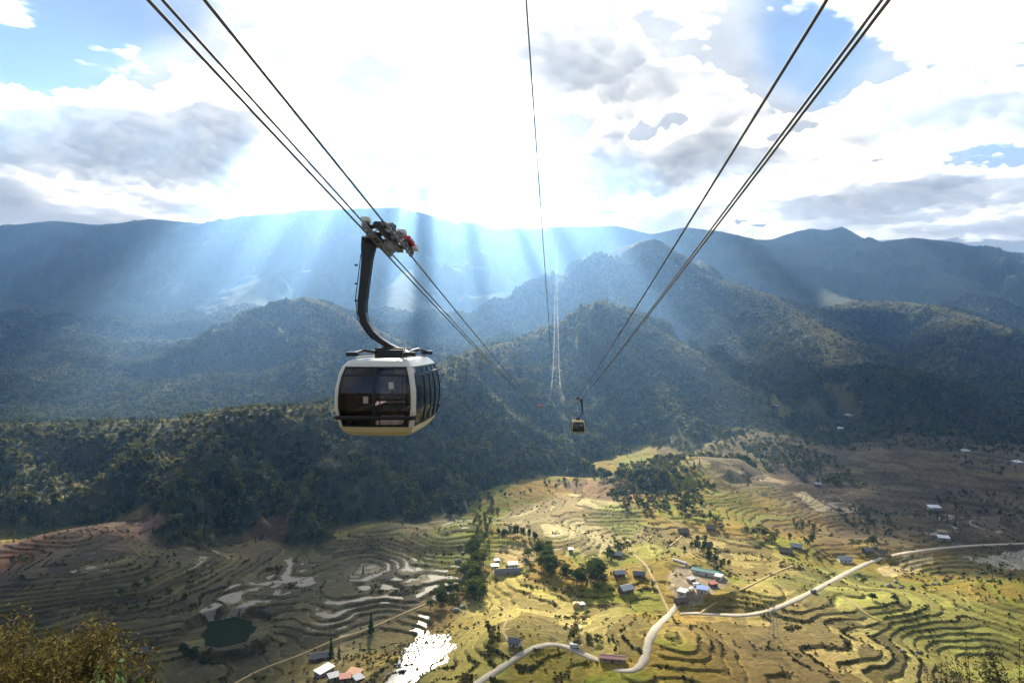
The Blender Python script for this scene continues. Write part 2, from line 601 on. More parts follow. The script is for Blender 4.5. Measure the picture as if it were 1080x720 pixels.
MAIN = lay_road([(470, 742), (505, 719), (530, 703), (560, 684), (585, 679), (608, 686), (632, 697), (655, 707), (672, 705), (681, 692), (685, 672), (697, 656),
                 (713, 647), (745, 647), (785, 649), (820, 641), (858, 623), (895, 603), (930, 588), (975, 580), (1025, 575), (1080, 573), (1150, 570)], 3.0)
SPUR = lay_road([(700, 654), (712, 641), (719, 631), (727, 620), (731, 608)], 2.6)
PATHS = [lay_road(p, 1.0, 3) for p in (
    [(663, 576), (668, 584), (680, 594), (687, 606), (694, 620), (700, 633), (706, 645)],
    [(245, 722), (275, 706), (318, 690), (352, 675), (386, 664), (430, 645), (470, 628)],
    [(530, 640), (536, 652), (530, 664), (536, 676), (540, 690)],
    [(888, 629), (900, 636), (918, 650), (930, 655)],
    [(738, 647), (760, 632), (790, 618), (815, 605), (838, 596)],
    [(706, 576), (716, 568), (722, 560), (712, 552), (700, 545)],
)]


def ribbon(name, C, half, mat_, lift):
    """a cambered road with a low edge on either side"""
    V, Fs = [], []
    for i in range(len(C)):
        a, b = C[max(i - 1, 0)], C[min(i + 1, len(C) - 1)]
        t = np.array([b[0] - a[0], b[1] - a[1]])
        t /= np.linalg.norm(t) + 1e-9
        nrm = np.array([t[1], -t[0]])
        wob = 1 + 0.10 * math.sin(i * 1.7) + 0.06 * math.sin(i * 0.61 + 2)
        for s, dz in ((-1.0, -0.35), (-0.92, 0.0), (0, 0.10), (0.92, 0.0), (1.0, -0.35)):
            V.append((C[i][0] + nrm[0] * half * s * wob, C[i][1] + nrm[1] * half * s * wob, C[i][2] + lift + dz))
    for i in range(len(C) - 1):
        for k in range(4):
            Fs.append((i * 5 + k, i * 5 + k + 1, i * 5 + 6 + k, i * 5 + 5 + k))
    o = obj(name, mesh(name, V, Fs, True), mat_)
    return tag(o, kind='structure')


# ------------------------------------------------------------------ building plots (flattened ground)
# name of plot: pixel, radius
def pad(px, py, r):
    v = hit(px, py)
    PADS.append((v.x, v.y, v.z + 0.1, r))
    return v


PLOT = {k: pad(*v) for k, v in dict(
    white_house=(660, 623, 9), grey_a=(653, 607, 7), grey_b=(674, 608, 7), grey_c=(651, 586, 7), long_house=(535, 603, 13),
    yard=(741, 615, 24), yard_top=(722, 592, 12), roadside=(646, 696, 7), hut_bend=(543, 679, 5), thatch_a=(721, 560, 7), thatch_b=(750, 557, 7), thatch_c=(747, 574, 6),
    farm_a=(829, 581, 8), farm_b=(840, 577, 7), farm_c=(891, 590, 8), farm_d=(915, 581, 6), farm_e=(930, 583, 6),
    lone_white=(995, 568, 7), slope_a=(895, 439, 7), slope_b=(893, 444, 5), slope_c=(887, 453, 7), slope_d=(819, 428, 5), slope_e=(908, 424, 6),
    barn_a=(337, 693, 9), barn_b=(342, 708, 9), scrap=(370, 712, 12), shade_house=(149, 688, 8), base=(608, 640, 9), base_low=(607, 662, 8),
    pond=(241, 667, 30), far_a=(985, 536, 9), far_b=(1072, 488, 7), far_c=(1018, 476, 7), far_d=(862, 511, 6), hut_field=(602, 581, 5)).items()}

# ------------------------------------------------------------------ flooded paddies: level pools cut into the terraces
POOL_PX = []
POOL_KIND = []
for kind_, pts in POOL_PX:
    Q = [hit(p[0], p[1]) for p in smooth_line(pts + [pts[0]], 4)]
    lv = float(np.mean([q.z for q in Q]))
    C = np.array([(q.x, q.y, lv) for q in Q])
    C[:, 0] += 2.2 * fbm(C[:, 0] / 7, C[:, 1] / 7, 141, 2)
    C[:, 1] += 4.0 * fbm(C[:, 0] / 9, C[:, 1] / 9, 142, 2)
    C[-1] = C[0]
    POOLS.append(C)
    POOL_KIND.append(kind_)

# ------------------------------------------------------------------ terrain sheet
sA = np.concatenate([np.linspace(-1.7, -0.82, 60, endpoint=False), np.linspace(-0.82, 0.82, 840), np.linspace(0.82, 1.7, 61)[1:]])
yA = np.concatenate([np.linspace(-40, 300, 90, endpoint=False), 1 / np.linspace(1 / 300.0, 1 / 1350.0, 600, endpoint=False), np.geomspace(1350, 9800, 270)])
S_, Y_ = np.meshgrid(sA, yA)
X_ = S_ * (np.maximum(Y_, 0) + 45)
Zt, RZ, FB, FR, KT, HS = height(X_, Y_, True)
nr, nc = X_.shape
forest_m = sstep(-3, 4, RZ - FB + 5 * fbm(X_ / 45, Y_ / 45, 33, 3))          # 1 on wooded slopes
forest_m = np.maximum(forest_m, sstep(1170, 1260, Y_ + 40 * fbm(X_ / 70, Y_ / 70, 36, 3)))
forest_m = np.where(HS, 0.35, forest_m)
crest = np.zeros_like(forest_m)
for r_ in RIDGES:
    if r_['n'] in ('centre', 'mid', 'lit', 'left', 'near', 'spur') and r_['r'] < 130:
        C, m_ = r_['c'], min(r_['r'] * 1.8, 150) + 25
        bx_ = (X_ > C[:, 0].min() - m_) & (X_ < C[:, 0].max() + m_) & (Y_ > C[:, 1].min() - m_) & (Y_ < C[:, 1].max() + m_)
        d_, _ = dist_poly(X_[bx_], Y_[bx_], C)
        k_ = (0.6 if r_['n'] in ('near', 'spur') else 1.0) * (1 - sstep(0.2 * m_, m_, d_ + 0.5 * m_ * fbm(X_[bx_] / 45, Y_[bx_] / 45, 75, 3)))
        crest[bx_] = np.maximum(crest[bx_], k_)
cleared = np.zeros_like(forest_m)
for (px, py, rr, a) in ((868, 446, 34, 0.7), (892, 438, 30, 0.9), (885, 455, 32, 0.9), (822, 430, 26, 0.7), (850, 468, 28, 0.6), (745, 490, 70, 1.0), (780, 490, 60, 1.0),
                        (800, 505, 60, 1.0), (640, 512, 45, 0.9), (30, 585, 40, 1.0), (125, 556, 40, 1.0), (280, 552, 26, 1.0), (800, 462, 30, .5)):
    v = hit(px, py, height)
    bx_ = (np.abs(X_ - v.x) < rr + 60) & (np.abs(Y_ - v.y) < rr * 1.5 + 80)
    xb, yb = X_[bx_], Y_[bx_]
    d = np.hypot(xb - v.x, (yb - v.y) * 0.7) + 22 * fbm(xb / 40, yb / 40, 71, 3)
    cleared[bx_] = np.maximum(cleared[bx_], a * (1 - sstep(rr * 0.75, rr * 1.1, d)))
forest_m = forest_m * (1 - cleared)

# ground colours by field, darkened where the valley lies in cloud shade
def rgb(*c):
    return np.array(c, float)


n_big = fbm(X_ / 160, Y_ / 160, 51, 3)
n_mid = fbm(X_ / 38, Y_ / 38, 52, 3)
cellh = _hash(KT + 500, np.floor((X_ + 25 * fbm(X_ / 60, Y_ / 60, 53, 2)) / 42) + 900, 7) / 4294967296.0
straw, green, olive, brown, pale = rgb(.36, .225, .030), rgb(.145, .175, .010), rgb(.225, .178, .016), rgb(.22, .145, .06), rgb(.50, .43, .30)
w = np.clip(0.5 + 0.9 * n_big + 0.5 * (cellh - 0.5), 0, 1)[..., None]
col = olive * (1 - w) + straw * w
g = sstep(0.55, 0.8, cellh + 0.35 * n_mid)[..., None] * 0.75
col = col * (1 - g) + green * g
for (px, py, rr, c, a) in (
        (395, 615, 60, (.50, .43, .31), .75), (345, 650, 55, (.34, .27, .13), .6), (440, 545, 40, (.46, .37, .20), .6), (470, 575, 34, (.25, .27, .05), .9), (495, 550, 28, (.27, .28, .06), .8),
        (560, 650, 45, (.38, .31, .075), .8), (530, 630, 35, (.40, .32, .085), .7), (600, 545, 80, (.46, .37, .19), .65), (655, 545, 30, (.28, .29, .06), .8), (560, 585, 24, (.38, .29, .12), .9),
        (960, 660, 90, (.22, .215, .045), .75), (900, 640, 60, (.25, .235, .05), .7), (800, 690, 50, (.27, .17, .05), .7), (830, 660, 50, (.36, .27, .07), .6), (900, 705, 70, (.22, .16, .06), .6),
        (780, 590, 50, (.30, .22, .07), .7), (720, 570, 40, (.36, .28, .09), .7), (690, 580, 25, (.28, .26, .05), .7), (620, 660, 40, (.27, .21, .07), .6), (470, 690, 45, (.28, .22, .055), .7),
        (150, 610, 230, (.080, .066, .026), .92), (60, 575, 70, (.15, .075, .045), .85), (28, 586, 26, (.24, .095, .035), .9), (120, 560, 60, (.15, .085, .05), .8), (290, 556, 35, (.16, .10, .055), .8),  # left-hand fields coloured darker to deepen the cloud shade there
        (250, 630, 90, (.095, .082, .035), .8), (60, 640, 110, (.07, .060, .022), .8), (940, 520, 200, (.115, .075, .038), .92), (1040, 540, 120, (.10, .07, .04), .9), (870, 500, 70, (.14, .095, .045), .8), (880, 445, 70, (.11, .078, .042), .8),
        (800, 470, 90, (.12, .098, .036), .85), (880, 472, 150, (.105, .078, .034), .92), (970, 472, 160, (.105, .078, .034), .92), (1060, 478, 160, (.095, .070, .034), .92), (720, 474, 60, (.17, .14, .05), .7),  # brown patches paint shade onto the strip at the back right
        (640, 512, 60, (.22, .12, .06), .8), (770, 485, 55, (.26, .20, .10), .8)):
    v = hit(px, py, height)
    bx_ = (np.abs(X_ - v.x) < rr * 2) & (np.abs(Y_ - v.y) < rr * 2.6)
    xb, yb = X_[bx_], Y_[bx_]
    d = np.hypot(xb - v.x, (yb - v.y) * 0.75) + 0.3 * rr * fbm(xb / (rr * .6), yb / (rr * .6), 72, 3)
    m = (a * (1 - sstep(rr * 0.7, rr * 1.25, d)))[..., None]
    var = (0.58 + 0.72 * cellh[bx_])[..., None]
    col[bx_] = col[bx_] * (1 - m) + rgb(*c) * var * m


def px_poly(pts):
    return [tuple(hit(p[0], p[1], height)) for p in pts]


def paint_poly(pts, c, amt=1.0):
    global col
    P = px_poly(pts)
    A = np.array(P)
    ii = np.nonzero((X_ > A[:, 0].min() - 12) & (X_ < A[:, 0].max() + 12) & (Y_ > A[:, 1].min() - 18) & (Y_ < A[:, 1].max() + 18))
    xb, yb = X_[ii], Y_[ii]
    m = in_poly(xb + 3 * fbm(xb / 12, yb / 12, 81, 2), yb + 5 * fbm(xb / 12, yb / 12, 82, 2), P)
    ii = (ii[0][m], ii[1][m])
    col[ii] = col[ii] * (1 - amt) + rgb(*c) * amt


paint_poly([(924, 600), (950, 588), (985, 583), (980, 594), (945, 608), (935, 608)], (.50, .38, .16), .9)          # stubble field under the road
paint_poly([(985, 584), (1085, 577), (1085, 600), (1050, 596), (1020, 588)], (.44, .39, .28), .85)
paint_poly([(540, 573), (563, 572), (562, 592), (520, 590), (527, 577)], (.40, .29, .11), .9)
paint_poly([(700, 606), (722, 594), (766, 606), (770, 616), (735, 640), (715, 640)], (.34, .27, .17), .85)           # bare building yard
paint_poly([(835, 520), (850, 518), (880, 538), (866, 540)], (.46, .36, .19), .9)
# terrace edges: a strip of dry grass on the bund, soil on the riser
edge = sstep(0.62, 0.72, FR) * (1 - sstep(0.78, 0.82, FR))
ris = sstep(0.78, 0.84, FR)
col = col * (0.80 + 0.35 * cellh[..., None])
rm_ = (ris * (0.18 + 0.42 * sstep(-0.3, 0.5, n_mid)))[..., None]
col = col * (1 - rm_) + rgb(.075, .062, .016) * rm_
col = col * (1 + 0.45 * edge[..., None])
# worn stony speckle
st = sstep(0.35, 0.75, fbm(X_ / 9, Y_ / 9, 55, 3) + 0.25 * n_mid)[..., None]
col = col * (1 - 0.28 * st) + rgb(.38, .30, .18) * 0.28 * st * (0.4 + col / .4)
# woodland floor / distant canopy
cn = fbm(X_ / 70, Y_ / 70, 91, 4)
fw = np.clip(0.5 + 0.8 * cn, 0, 1)[..., None]
wood = rgb(.030, .042, .016) * (1 - fw) + rgb(.062, .074, .026) * fw
dry = sstep(0.25, 0.7, fbm(X_ / 240, Y_ / 240, 95, 4))[..., None]
wood = wood * (1 - 0.45 * dry) + rgb(.10, .085, .035) * 0.45 * dry
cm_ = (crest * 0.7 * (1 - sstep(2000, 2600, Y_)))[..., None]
wood = wood * (1 - cm_) + rgb(.12, .115, .050) * cm_  # crest ground tinted paler, standing in for sunlight on the tops
fm = forest_m[..., None]
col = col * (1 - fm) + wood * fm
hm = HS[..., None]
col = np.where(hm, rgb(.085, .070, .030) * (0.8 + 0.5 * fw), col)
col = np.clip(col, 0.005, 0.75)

ground_mat = bpy.data.materials.new('ground')
ground_mat.use_nodes = True
_t = ground_mat.node_tree
_p = _t.nodes['Principled BSDF']
_p.inputs['Roughness'].default_value = 0.95
_p.inputs['Specular IOR Level'].default_value = 0.15
_a = N(_t, 'ShaderNodeAttribute', attribute_name='albedo')
_g = N(_t, 'ShaderNodeNewGeometry')
_n = N(_t, 'ShaderNodeTexNoise', inp={'Scale': 0.35, 'Detail': 6.0, 'Roughness': 0.7})
_t.links.new(_g.outputs['Position'], _n.inputs['Vector'])
_mr = N(_t, 'ShaderNodeMapRange', inp={1: 0.25, 2: 0.75, 3: 0.62, 4: 1.38})
_t.links.new(_n.outputs[0], _mr.inputs[0])
_vs = N(_t, 'ShaderNodeVectorMath', operation='SCALE')
_t.links.new(_a.outputs['Color'], _vs.inputs[0])
_t.links.new(_mr.outputs[0], _vs.inputs['Scale'])
_t.links.new(_vs.outputs[0], _p.inputs['Base Color'])
_n2 = N(_t, 'ShaderNodeTexNoise', inp={'Scale': 0.12, 'Detail': 5.0, 'Roughness': 0.65})
_t.links.new(_g.outputs['Position'], _n2.inputs['Vector'])
_b = N(_t, 'ShaderNodeBump', inp={'Strength': 0.7, 'Distance': 3.0})
_t.links.new(_n2.outputs[0], _b.inputs['Height'])
_t.links.new(_b.outputs[0], _p.inputs['Normal'])

# canopy relief on far woods
Zt = Zt + forest_m * (~HS) * sstep(1800, 3200, Y_) * (fbm(X_ / 26, Y_ / 26, 97, 2) * 3.0)
IDX = np.arange(nr * nc).reshape(nr, nc)
quads = np.stack([IDX[:-1, :-1], IDX[:-1, 1:], IDX[1:, 1:], IDX[1:, :-1]], -1).reshape(-1, 4)
GV = np.stack([X_, Y_, Zt], -1).reshape(-1, 3)
gm = mesh_np('terrain', GV, quads, True)
at = gm.attributes.new('albedo', 'FLOAT_COLOR', 'POINT')
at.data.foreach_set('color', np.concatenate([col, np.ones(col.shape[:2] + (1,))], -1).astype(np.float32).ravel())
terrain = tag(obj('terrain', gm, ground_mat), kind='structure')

# which ground vertices the camera can see (running horizon along each column)
elev = np.where(Y_ > 20, Zt / np.maximum(Y_, 1), -9)
hor = np.maximum.accumulate(elev, 0)
VIS = elev >= hor - 9.0 / np.maximum(Y_, 20)

# ------------------------------------------------------------------ roads
road_mat = mat('road_concrete', (.43, .37, .27), 0.9, noise=0.18, scale=0.25)
dirt_mat = mat('trodden_earth', (.42, .30, .13), 0.95, noise=0.2, scale=0.3)
ribbon('road', MAIN, 2.7, road_mat, 0.30)
ribbon('yard_road', SPUR, 2.6, road_mat, 0.26)
for C in PATHS:
    ribbon('path', C, 1.0, dirt_mat, 0.30)

# ------------------------------------------------------------------ water
def water_mat(name, c, rough):
    m = mat(name, c, rough)
    t = m.node_tree
    g = N(t, 'ShaderNodeNewGeometry')
    n = N(t, 'ShaderNodeTexNoise', inp={'Scale': 0.5, 'Detail': 4.0})
    t.links.new(g.outputs['Position'], n.inputs['Vector'])
    b = N(t, 'ShaderNodeBump', inp={'Strength': 0.15, 'Distance': 0.3})
    t.links.new(n.outputs[0], b.inputs['Height'])
    t.links.new(b.outputs[0], t.nodes['Principled BSDF'].inputs['Normal'])
    return m


paddy_mat = water_mat('paddy_water', (.10, .09, .07), 0.10)
paddy_mat.node_tree.nodes['Principled BSDF'].inputs['Specular IOR Level'].default_value = 0.25
mud_mat = water_mat('wet_mud', (.27, .235, .17), 0.55)
mud_mat.node_tree.nodes['Principled BSDF'].inputs['Specular IOR Level'].default_value = 0.08
pond_mat = water_mat('pond_water', (.020, .027, .011), 0.30)
pond_mat.node_tree.nodes['Principled BSDF'].inputs['Specular IOR Level'].default_value = 0.0
pond_mat.node_tree.nodes['Principled BSDF'].inputs['IOR'].default_value = 1.08
XQ = (X_[:-1, :-1] + X_[1:, 1:]) / 2
YQ = (Y_[:-1, :-1] + Y_[1:, 1:]) / 2
FQ = np.maximum.reduce([FR[:-1, :-1], FR[1:, :-1], FR[:-1, 1:], FR[1:, 1:]])
FQm = np.minimum.reduce([FR[:-1, :-1], FR[1:, :-1], FR[:-1, 1:], FR[1:, 1:]])
KQ = KT[:-1, :-1]
used = np.zeros(XQ.shape, bool)


def flood(pts, frac, seed, material, lo=0.0, hi=0.72):
    """fill terrace floors inside a pixel outline, from the riser foot to the bund"""
    P = px_poly(pts)
    A = np.array(P)
    ii = np.nonzero((XQ > A[:, 0].min() - 12) & (XQ < A[:, 0].max() + 12) & (YQ > A[:, 1].min() - 18) & (YQ < A[:, 1].max() + 18) & (FQ < hi) & (FQm > lo) & (FQ - FQm < 0.5) & ~used)
    xb, yb = XQ[ii], YQ[ii]
    mm = in_poly(xb + 5 * fbm(xb / 16, yb / 16, seed, 3), yb + 8 * fbm(xb / 16, yb / 16, seed + 1, 3), P)
    hh = _hash(KQ[ii] + 300, np.floor(xb / 60 + 0.8 * fbm(xb / 30, yb / 30, seed + 2, 2)), seed) / 4294967296.0
    soft = 0.35 * fbm(xb / 11, yb / 11, seed + 3, 2)
    m = np.zeros(XQ.shape, bool)
    m[ii] = mm & (hh + soft < frac)
    used[m] = True
    sel = quads.reshape(nr - 1, nc - 1, 4)[m]
    if len(sel) == 0:
        return
    ids, inv = np.unique(sel, return_inverse=True)
    V = GV[ids].copy()
    V[:, 2] += 0.07
    tag(obj('flooded_paddy', mesh_np('flooded_paddy', V, inv.reshape(-1, 4)), material), kind='structure')


flood([(444, 643), (453, 648), (452, 664), (478, 679), (474, 692), (440, 716), (400, 726), (412, 706), (430, 686), (436, 662)], 1.6, 101, paddy_mat, 0.0, 0.80)
flood([(215, 644), (245, 616), (292, 612), (292, 628), (250, 652)], 0.70, 105, mud_mat, 0.15)
flood([(282, 614), (300, 588), (322, 590), (336, 612), (300, 630)], 0.55, 109, mud_mat, 0.2)
flood([(438, 630), (462, 598), (487, 596), (482, 626), (455, 636)], 0.70, 113, mud_mat, 0.15)
flood([(320, 668), (378, 602), (440, 566), (455, 584), (424, 634), (372, 672)], 0.45, 117, mud_mat, 0.25)
flood([(845, 520), (906, 518), (902, 541), (850, 537)], 0.75, 121, mud_mat, 0.1)
flood([(960, 550), (1000, 536), (1062, 560), (1040, 574), (985, 572)], 0.45, 125, mud_mat, 0.25)
flood([(455, 538), (495, 532), (502, 556), (480, 558)], 0.5, 129, mud_mat, 0.25)
flood([(190, 600), (235, 572), (246, 588), (205, 612)], 0.5, 133, mud_mat, 0.3)
flood([(50, 612), (110, 590), (118, 610), (70, 620)], 0.35, 137, mud_mat, 0.3)
flood([(560, 556), (640, 540), (660, 560), (600, 592)], 0.28, 141, mud_mat, 0.35)
for C, kind_ in zip(POOLS, POOL_KIND):
    n = len(C) - 1
    V = [(c[0], c[1], c[2] + 0.10) for c in C[:-1]] + [(c[0], c[1], c[2] - 0.5) for c in C[:-1]]
    o = obj('flooded_paddy', mesh('flooded_paddy', V, [tuple(range(n))] + [(i, i + n, (i + 1) % n + n, (i + 1) % n) for i in range(n)]), paddy_mat if kind_ else mud_mat)
    tag(o, kind='structure')
pv = [hit(p[0], p[1], height) for p in ((212, 668), (222, 655), (245, 650), (266, 654), (270, 664), (258, 676), (232, 683), (216, 680))]
pz = PLOT['pond'].z + 0.16
pl = [(v.x, v.y) for v in pv]
PV = []
for i in range(len(pl)):
    for s in (0, .25, .5, .75):
        a, b = pl[i], pl[(i + 1) % len(pl)]
        PV.append((a[0] + (b[0] - a[0]) * s + random.uniform(-1.5, 1.5), a[1] + (b[1] - a[1]) * s + random.uniform(-1.5, 1.5)))
nn = len(PV)
pond = obj('pond', mesh('pond', [(x, y, pz) for x, y in PV] + [(x, y, pz - 4) for x, y in PV],
                        [tuple(range(nn))] + [(i, i + nn, (i + 1) % nn + nn, (i + 1) % nn) for i in range(nn)]), pond_mat)
tag(pond, kind='structure')

# ------------------------------------------------------------------ clouds (outside the haze) and haze
CZ = 1900.0


def to_cloud(p):
    t = (CZ - p[2]) / SUN.z
    return p[0] + SUN.x * t, p[1] + SUN.y * t


cgx, cgy = np.meshgrid(np.arange(-10500, 10501, 29.0), np.arange(2600, 13600, 29.0))
cov = 0.10 + 0.34 * sstep(4300, 5200, cgy) + fbm(cgx / 2100, cgy / 2100, 201, 6, 0.55) * 0.6
tg = (CZ + 198) / SUN.z
gx, gy = cgx - SUN.x * tg, cgy - SUN.y * tg                     # the valley point each cloud point shades


def gmask(cx, cyy, r):
    return np.exp(-(((cgx - cx) / r) ** 2 + ((cgy - cyy) / r) ** 2))


# shade on the left of the valley and on its far right side, none in the middle
LITPOLY = px_poly([(455, 522), (560, 510), (650, 500), (740, 478), (800, 492), (865, 530), (950, 566), (1085, 600), (1085, 700), (1000, 760), (160, 760), (205, 700), (262, 662), (330, 622), (390, 570)])
jx, jy = 22 * fbm(gx / 90, gy / 90, 211, 3), 22 * fbm(gx / 90, gy / 90, 212, 3)
lit = in_poly(gx + jx, gy + jy, LITPOLY)
valley = (gy > 250) & (gy < 1330) & (np.abs(gx) < 1400)
shade = sstep(200, 420, gy) * (1 - sstep(1600, 1900, gy)) * (1 - sstep(1100, 1600, np.abs(gx)))
cov = cov * (1 - 0.75 * shade) + 0.75 * shade
band = sstep(-260, -120, gy) * (1 - sstep(250, 330, gy)) * (1 - sstep(900, 1400, np.abs(gx)))      # shade on the near hillside
cov = np.maximum(cov, band * 0.6)
lit &= gy > 320


def blur(a, n):
    for _ in range(n):
        b = np.pad(a, 1, mode='edge')
        a = (b[:-2, 1:-1] + b[2:, 1:-1] + b[1:-1, :-2] + b[1:-1, 2:] + 2 * a) / 6
    return a


litf = blur(lit.astype(float), 9)
litf = sstep(0.25, 0.85, litf)
cov = cov * (1 - litf) - 0.3 * litf
# cloud bank over the left-hand mountains, over the head of the valley and over the dark hill
for (px, py, Y, r, a) in ((120, 300, 4500, 1500, .55), (60, 380, 3200, 900, .5), (900, 330, 3600, 900, .45), (960, 400, 1500, 420, .6), (1040, 300, 4500, 900, .4),
                          (700, 330, 2300, 350, .35), (330, 400, 1700, 300, .3)):
    cx, cyy = to_cloud(P3(px, py, Y))
    cov = cov + a * gmask(cx, cyy, r)
rift = np.zeros_like(cov)
# gaps that let the sun shafts and the lit ridges through
for (px, py, Y, r, a) in ((690, 255, 3450, 200, 1.9), (750, 296, 3120, 150, 1.7), (720, 275, 3280, 160, 1.6), (665, 262, 3580, 170, 1.6), (800, 315, 2800, 130, 1.5), (850, 378, 2100, 90, 1.3),
                          (245, 350, 2540, 180, 1.8), (290, 330, 2470, 150, 1.6), (325, 320, 2420, 110, 1.4), (330, 400, 1780, 90, 1.3), (180, 400, 2300, 110, 1.3),
                          (575, 350, 1810, 200, 1.9), (636, 322, 1800, 190, 1.9), (500, 378, 1680, 170, 1.7), (545, 380, 1720, 150, 1.6), (690, 394, 1480, 110, 1.4), (610, 390, 1580, 110, 1.4), (660, 346, 1700, 110, 1.4),
                          (990, 328, 2800, 220, 1.7), (1065, 350, 2400, 220, 1.7), (1020, 336, 2590, 180, 1.6),
                          (200, 446, 985, 110, 1.4), (320, 432, 1030, 110, 1.4), (60, 450, 985, 90, 1.2)):
    cx, cyy = to_cloud(P3(px, py, Y))
    cov = cov - a * np.exp(-(((cgx - cx) / r) ** 2 + ((cgy - cyy - 200) / (r + 230)) ** 2))      # the light slants through the whole depth of the cloud
# long rifts in the cloud, radiating from the sun: each lets a shaft of light through
for (px, py, hwp, y0, y1, a) in ((270, 282, 19, 1500, 5700, 2.6), (205, 292, 8, 1800, 5400, 2.0), (150, 308, 6, 1900, 5200, 1.8), (330, 270, 6, 2300, 5700, 1.8),
                                 (425, 290, 8, 2500, 5700, 2.0), (478, 290, 14, 2300, 5700, 2.4), (535, 290, 17, 2300, 5700, 2.6), (585, 290, 10, 2200, 5600, 2.4), (632, 285, 12, 2000, 3600, 2.2), (672, 300, 8, 2000, 3300, 1.9),
                                 (725, 310, 6, 2000, 3000, 1.7)):
    for Y in np.geomspace(y0, y1, 26):
        cx, cyy = to_cloud(P3(px, py, Y))
        r = hwp / FPX * Y
        bx_ = (np.abs(cgx - cx) < 3 * r + 60) & (np.abs(cgy - cyy) < 3 * r + 260)
        g_ = np.exp(-(((cgx[bx_] - cx) / r) ** 2 + ((cgy[bx_] - cyy) / (r + 160)) ** 2)) * a
        rift[bx_] = np.maximum(rift[bx_], g_)
cov = cov - rift
# masses and blue gaps of the view, by direction
for (px, py, r, a) in ((70, 70, 900, -.9), (250, 50, 600, -.5), (860, 70, 600, -.9), (800, 150, 500, -.5), (1050, 160, 600, -.6), (610, -5, 250, -.5),
                       (700, 110, 450, .45), (960, 130, 600, .45), (1000, 30, 400, .4), (930, 210, 1000, .1), (120, 160, 900, .4), (20, 215, 1300, .3), (330, 190, 900, .35), (640, 200, 800, .4)):
    dz = (360 - py) / FPX
    cov = cov + a * gmask((px - 540) / FPX * CZ / dz, CZ / dz, r)
cov = cov * (1 - litf) - 0.3 * litf
edgef = (1 - sstep(9000, 10400, np.abs(cgx))) * (1 - sstep(12000, 13500, cgy)) * (1 - sstep(0, 700, np.abs(cgx) - 0.84 * cgy - 300))
cov = cov * edgef - 0.25 * (1 - edgef)
cov = cov + 0.24 * fbm(cgx / 520, cgy / 520, 221, 6, 0.66)
TH = 300.0 * (1 - np.exp(-np.clip(cov, 0, 1.6) ** 1.7 * 3.2))
TH[TH < 0.8] = 0
puff = np.abs(fbm(cgx / 330, cgy / 330, 231, 5, 0.58))
puff2 = np.abs(fbm(cgx / 300 + 7.7, cgy / 300, 251, 5, 0.58))
zb = CZ - TH * (0.06 + 0.42 * puff)
ztp = CZ + TH * (0.60 + 0.55 * puff2)
zero = TH <= 0
zb[zero] = CZ
ztp[zero] = CZ
cr, cc_ = cgx.shape
CI = np.arange(cr * cc_).reshape(cr, cc_)
CT = CI + cr * cc_
CT[zero] = CI[zero]                                              # rims are welded
any_t = ~(zero[:-1, :-1] & zero[1:, :-1] & zero[:-1, 1:] & zero[1:, 1:])
bq = np.stack([CI[:-1, :-1], CI[1:, :-1], CI[1:, 1:], CI[:-1, 1:]], -1)[any_t]
tq = np.stack([CT[:-1, :-1], CT[:-1, 1:], CT[1:, 1:], CT[1:, :-1]], -1)[any_t]
CV = np.concatenate([np.stack([cgx, cgy, zb], -1).reshape(-1, 3), np.stack([cgx, cgy, ztp], -1).reshape(-1, 3)])
ids, inv = np.unique(np.concatenate([bq, tq]), return_inverse=True)
cloud_me = mesh_np('clouds', CV[ids], inv.reshape(-1, 4), True)


def vol_mat(name, color, density, g, absorb=None):
    m = bpy.data.materials.new(name)
    m.use_nodes = True
    t = m.node_tree
    t.nodes.clear()
    v = N(t, 'ShaderNodeVolumePrincipled')
    v.inputs['Color'].default_value = (*color, 1)
    v.inputs['Density'].default_value = density
    v.inputs['Anisotropy'].default_value = g
    o = N(t, 'ShaderNodeOutputMaterial')
    t.links.new(v.outputs[0], o.inputs['Volume'])
    return m


clouds = obj('clouds', cloud_me, vol_mat('cloud_vapour', (.998, .998, .998), 0.0085, 0.50))
tag(clouds, kind='stuff', label='bright broken clouds drifting above the mountains', cat='clouds')

HAZE = 1.05e-4
hz = MB().box((0, 4950, 455), (34000, 10700, 1590))
haze = hz.build('haze', vol_mat('mountain_air', (.31, .57, .98), HAZE, 0.64))
tag(haze, kind='stuff', label='blue mountain haze filling the valley air', cat='haze')

# ------------------------------------------------------------------ foliage meshes
def leaf_quads(C, Nn, size, aspect=1.0, seed=0):
    """one small quad per centre, facing roughly along Nn"""
    g = np.random.default_rng(seed)
    n = len(C)
    r = g.normal(size=(n, 3))
    t = r - Nn * np.sum(r * Nn, 1, keepdims=True)
    t /= np.linalg.norm(t, axis=1, keepdims=True) + 1e-9
    b = np.cross(Nn, t)
    sz = np.asarray(size).reshape(-1, 1) * np.ones((n, 1))
    t = t * sz * 0.5
    b = b * sz * 0.5 * aspect
    V = np.stack([C - t, C + b * 0.9 - t * 0.1, C + t, C - b * 0.9 + t * 0.1], 1).reshape(-1, 3)
    return V, np.arange(4 * n).reshape(-1, 4)


def unit(v):
    return v / (np.linalg.norm(v, axis=1, keepdims=True) + 1e-9)


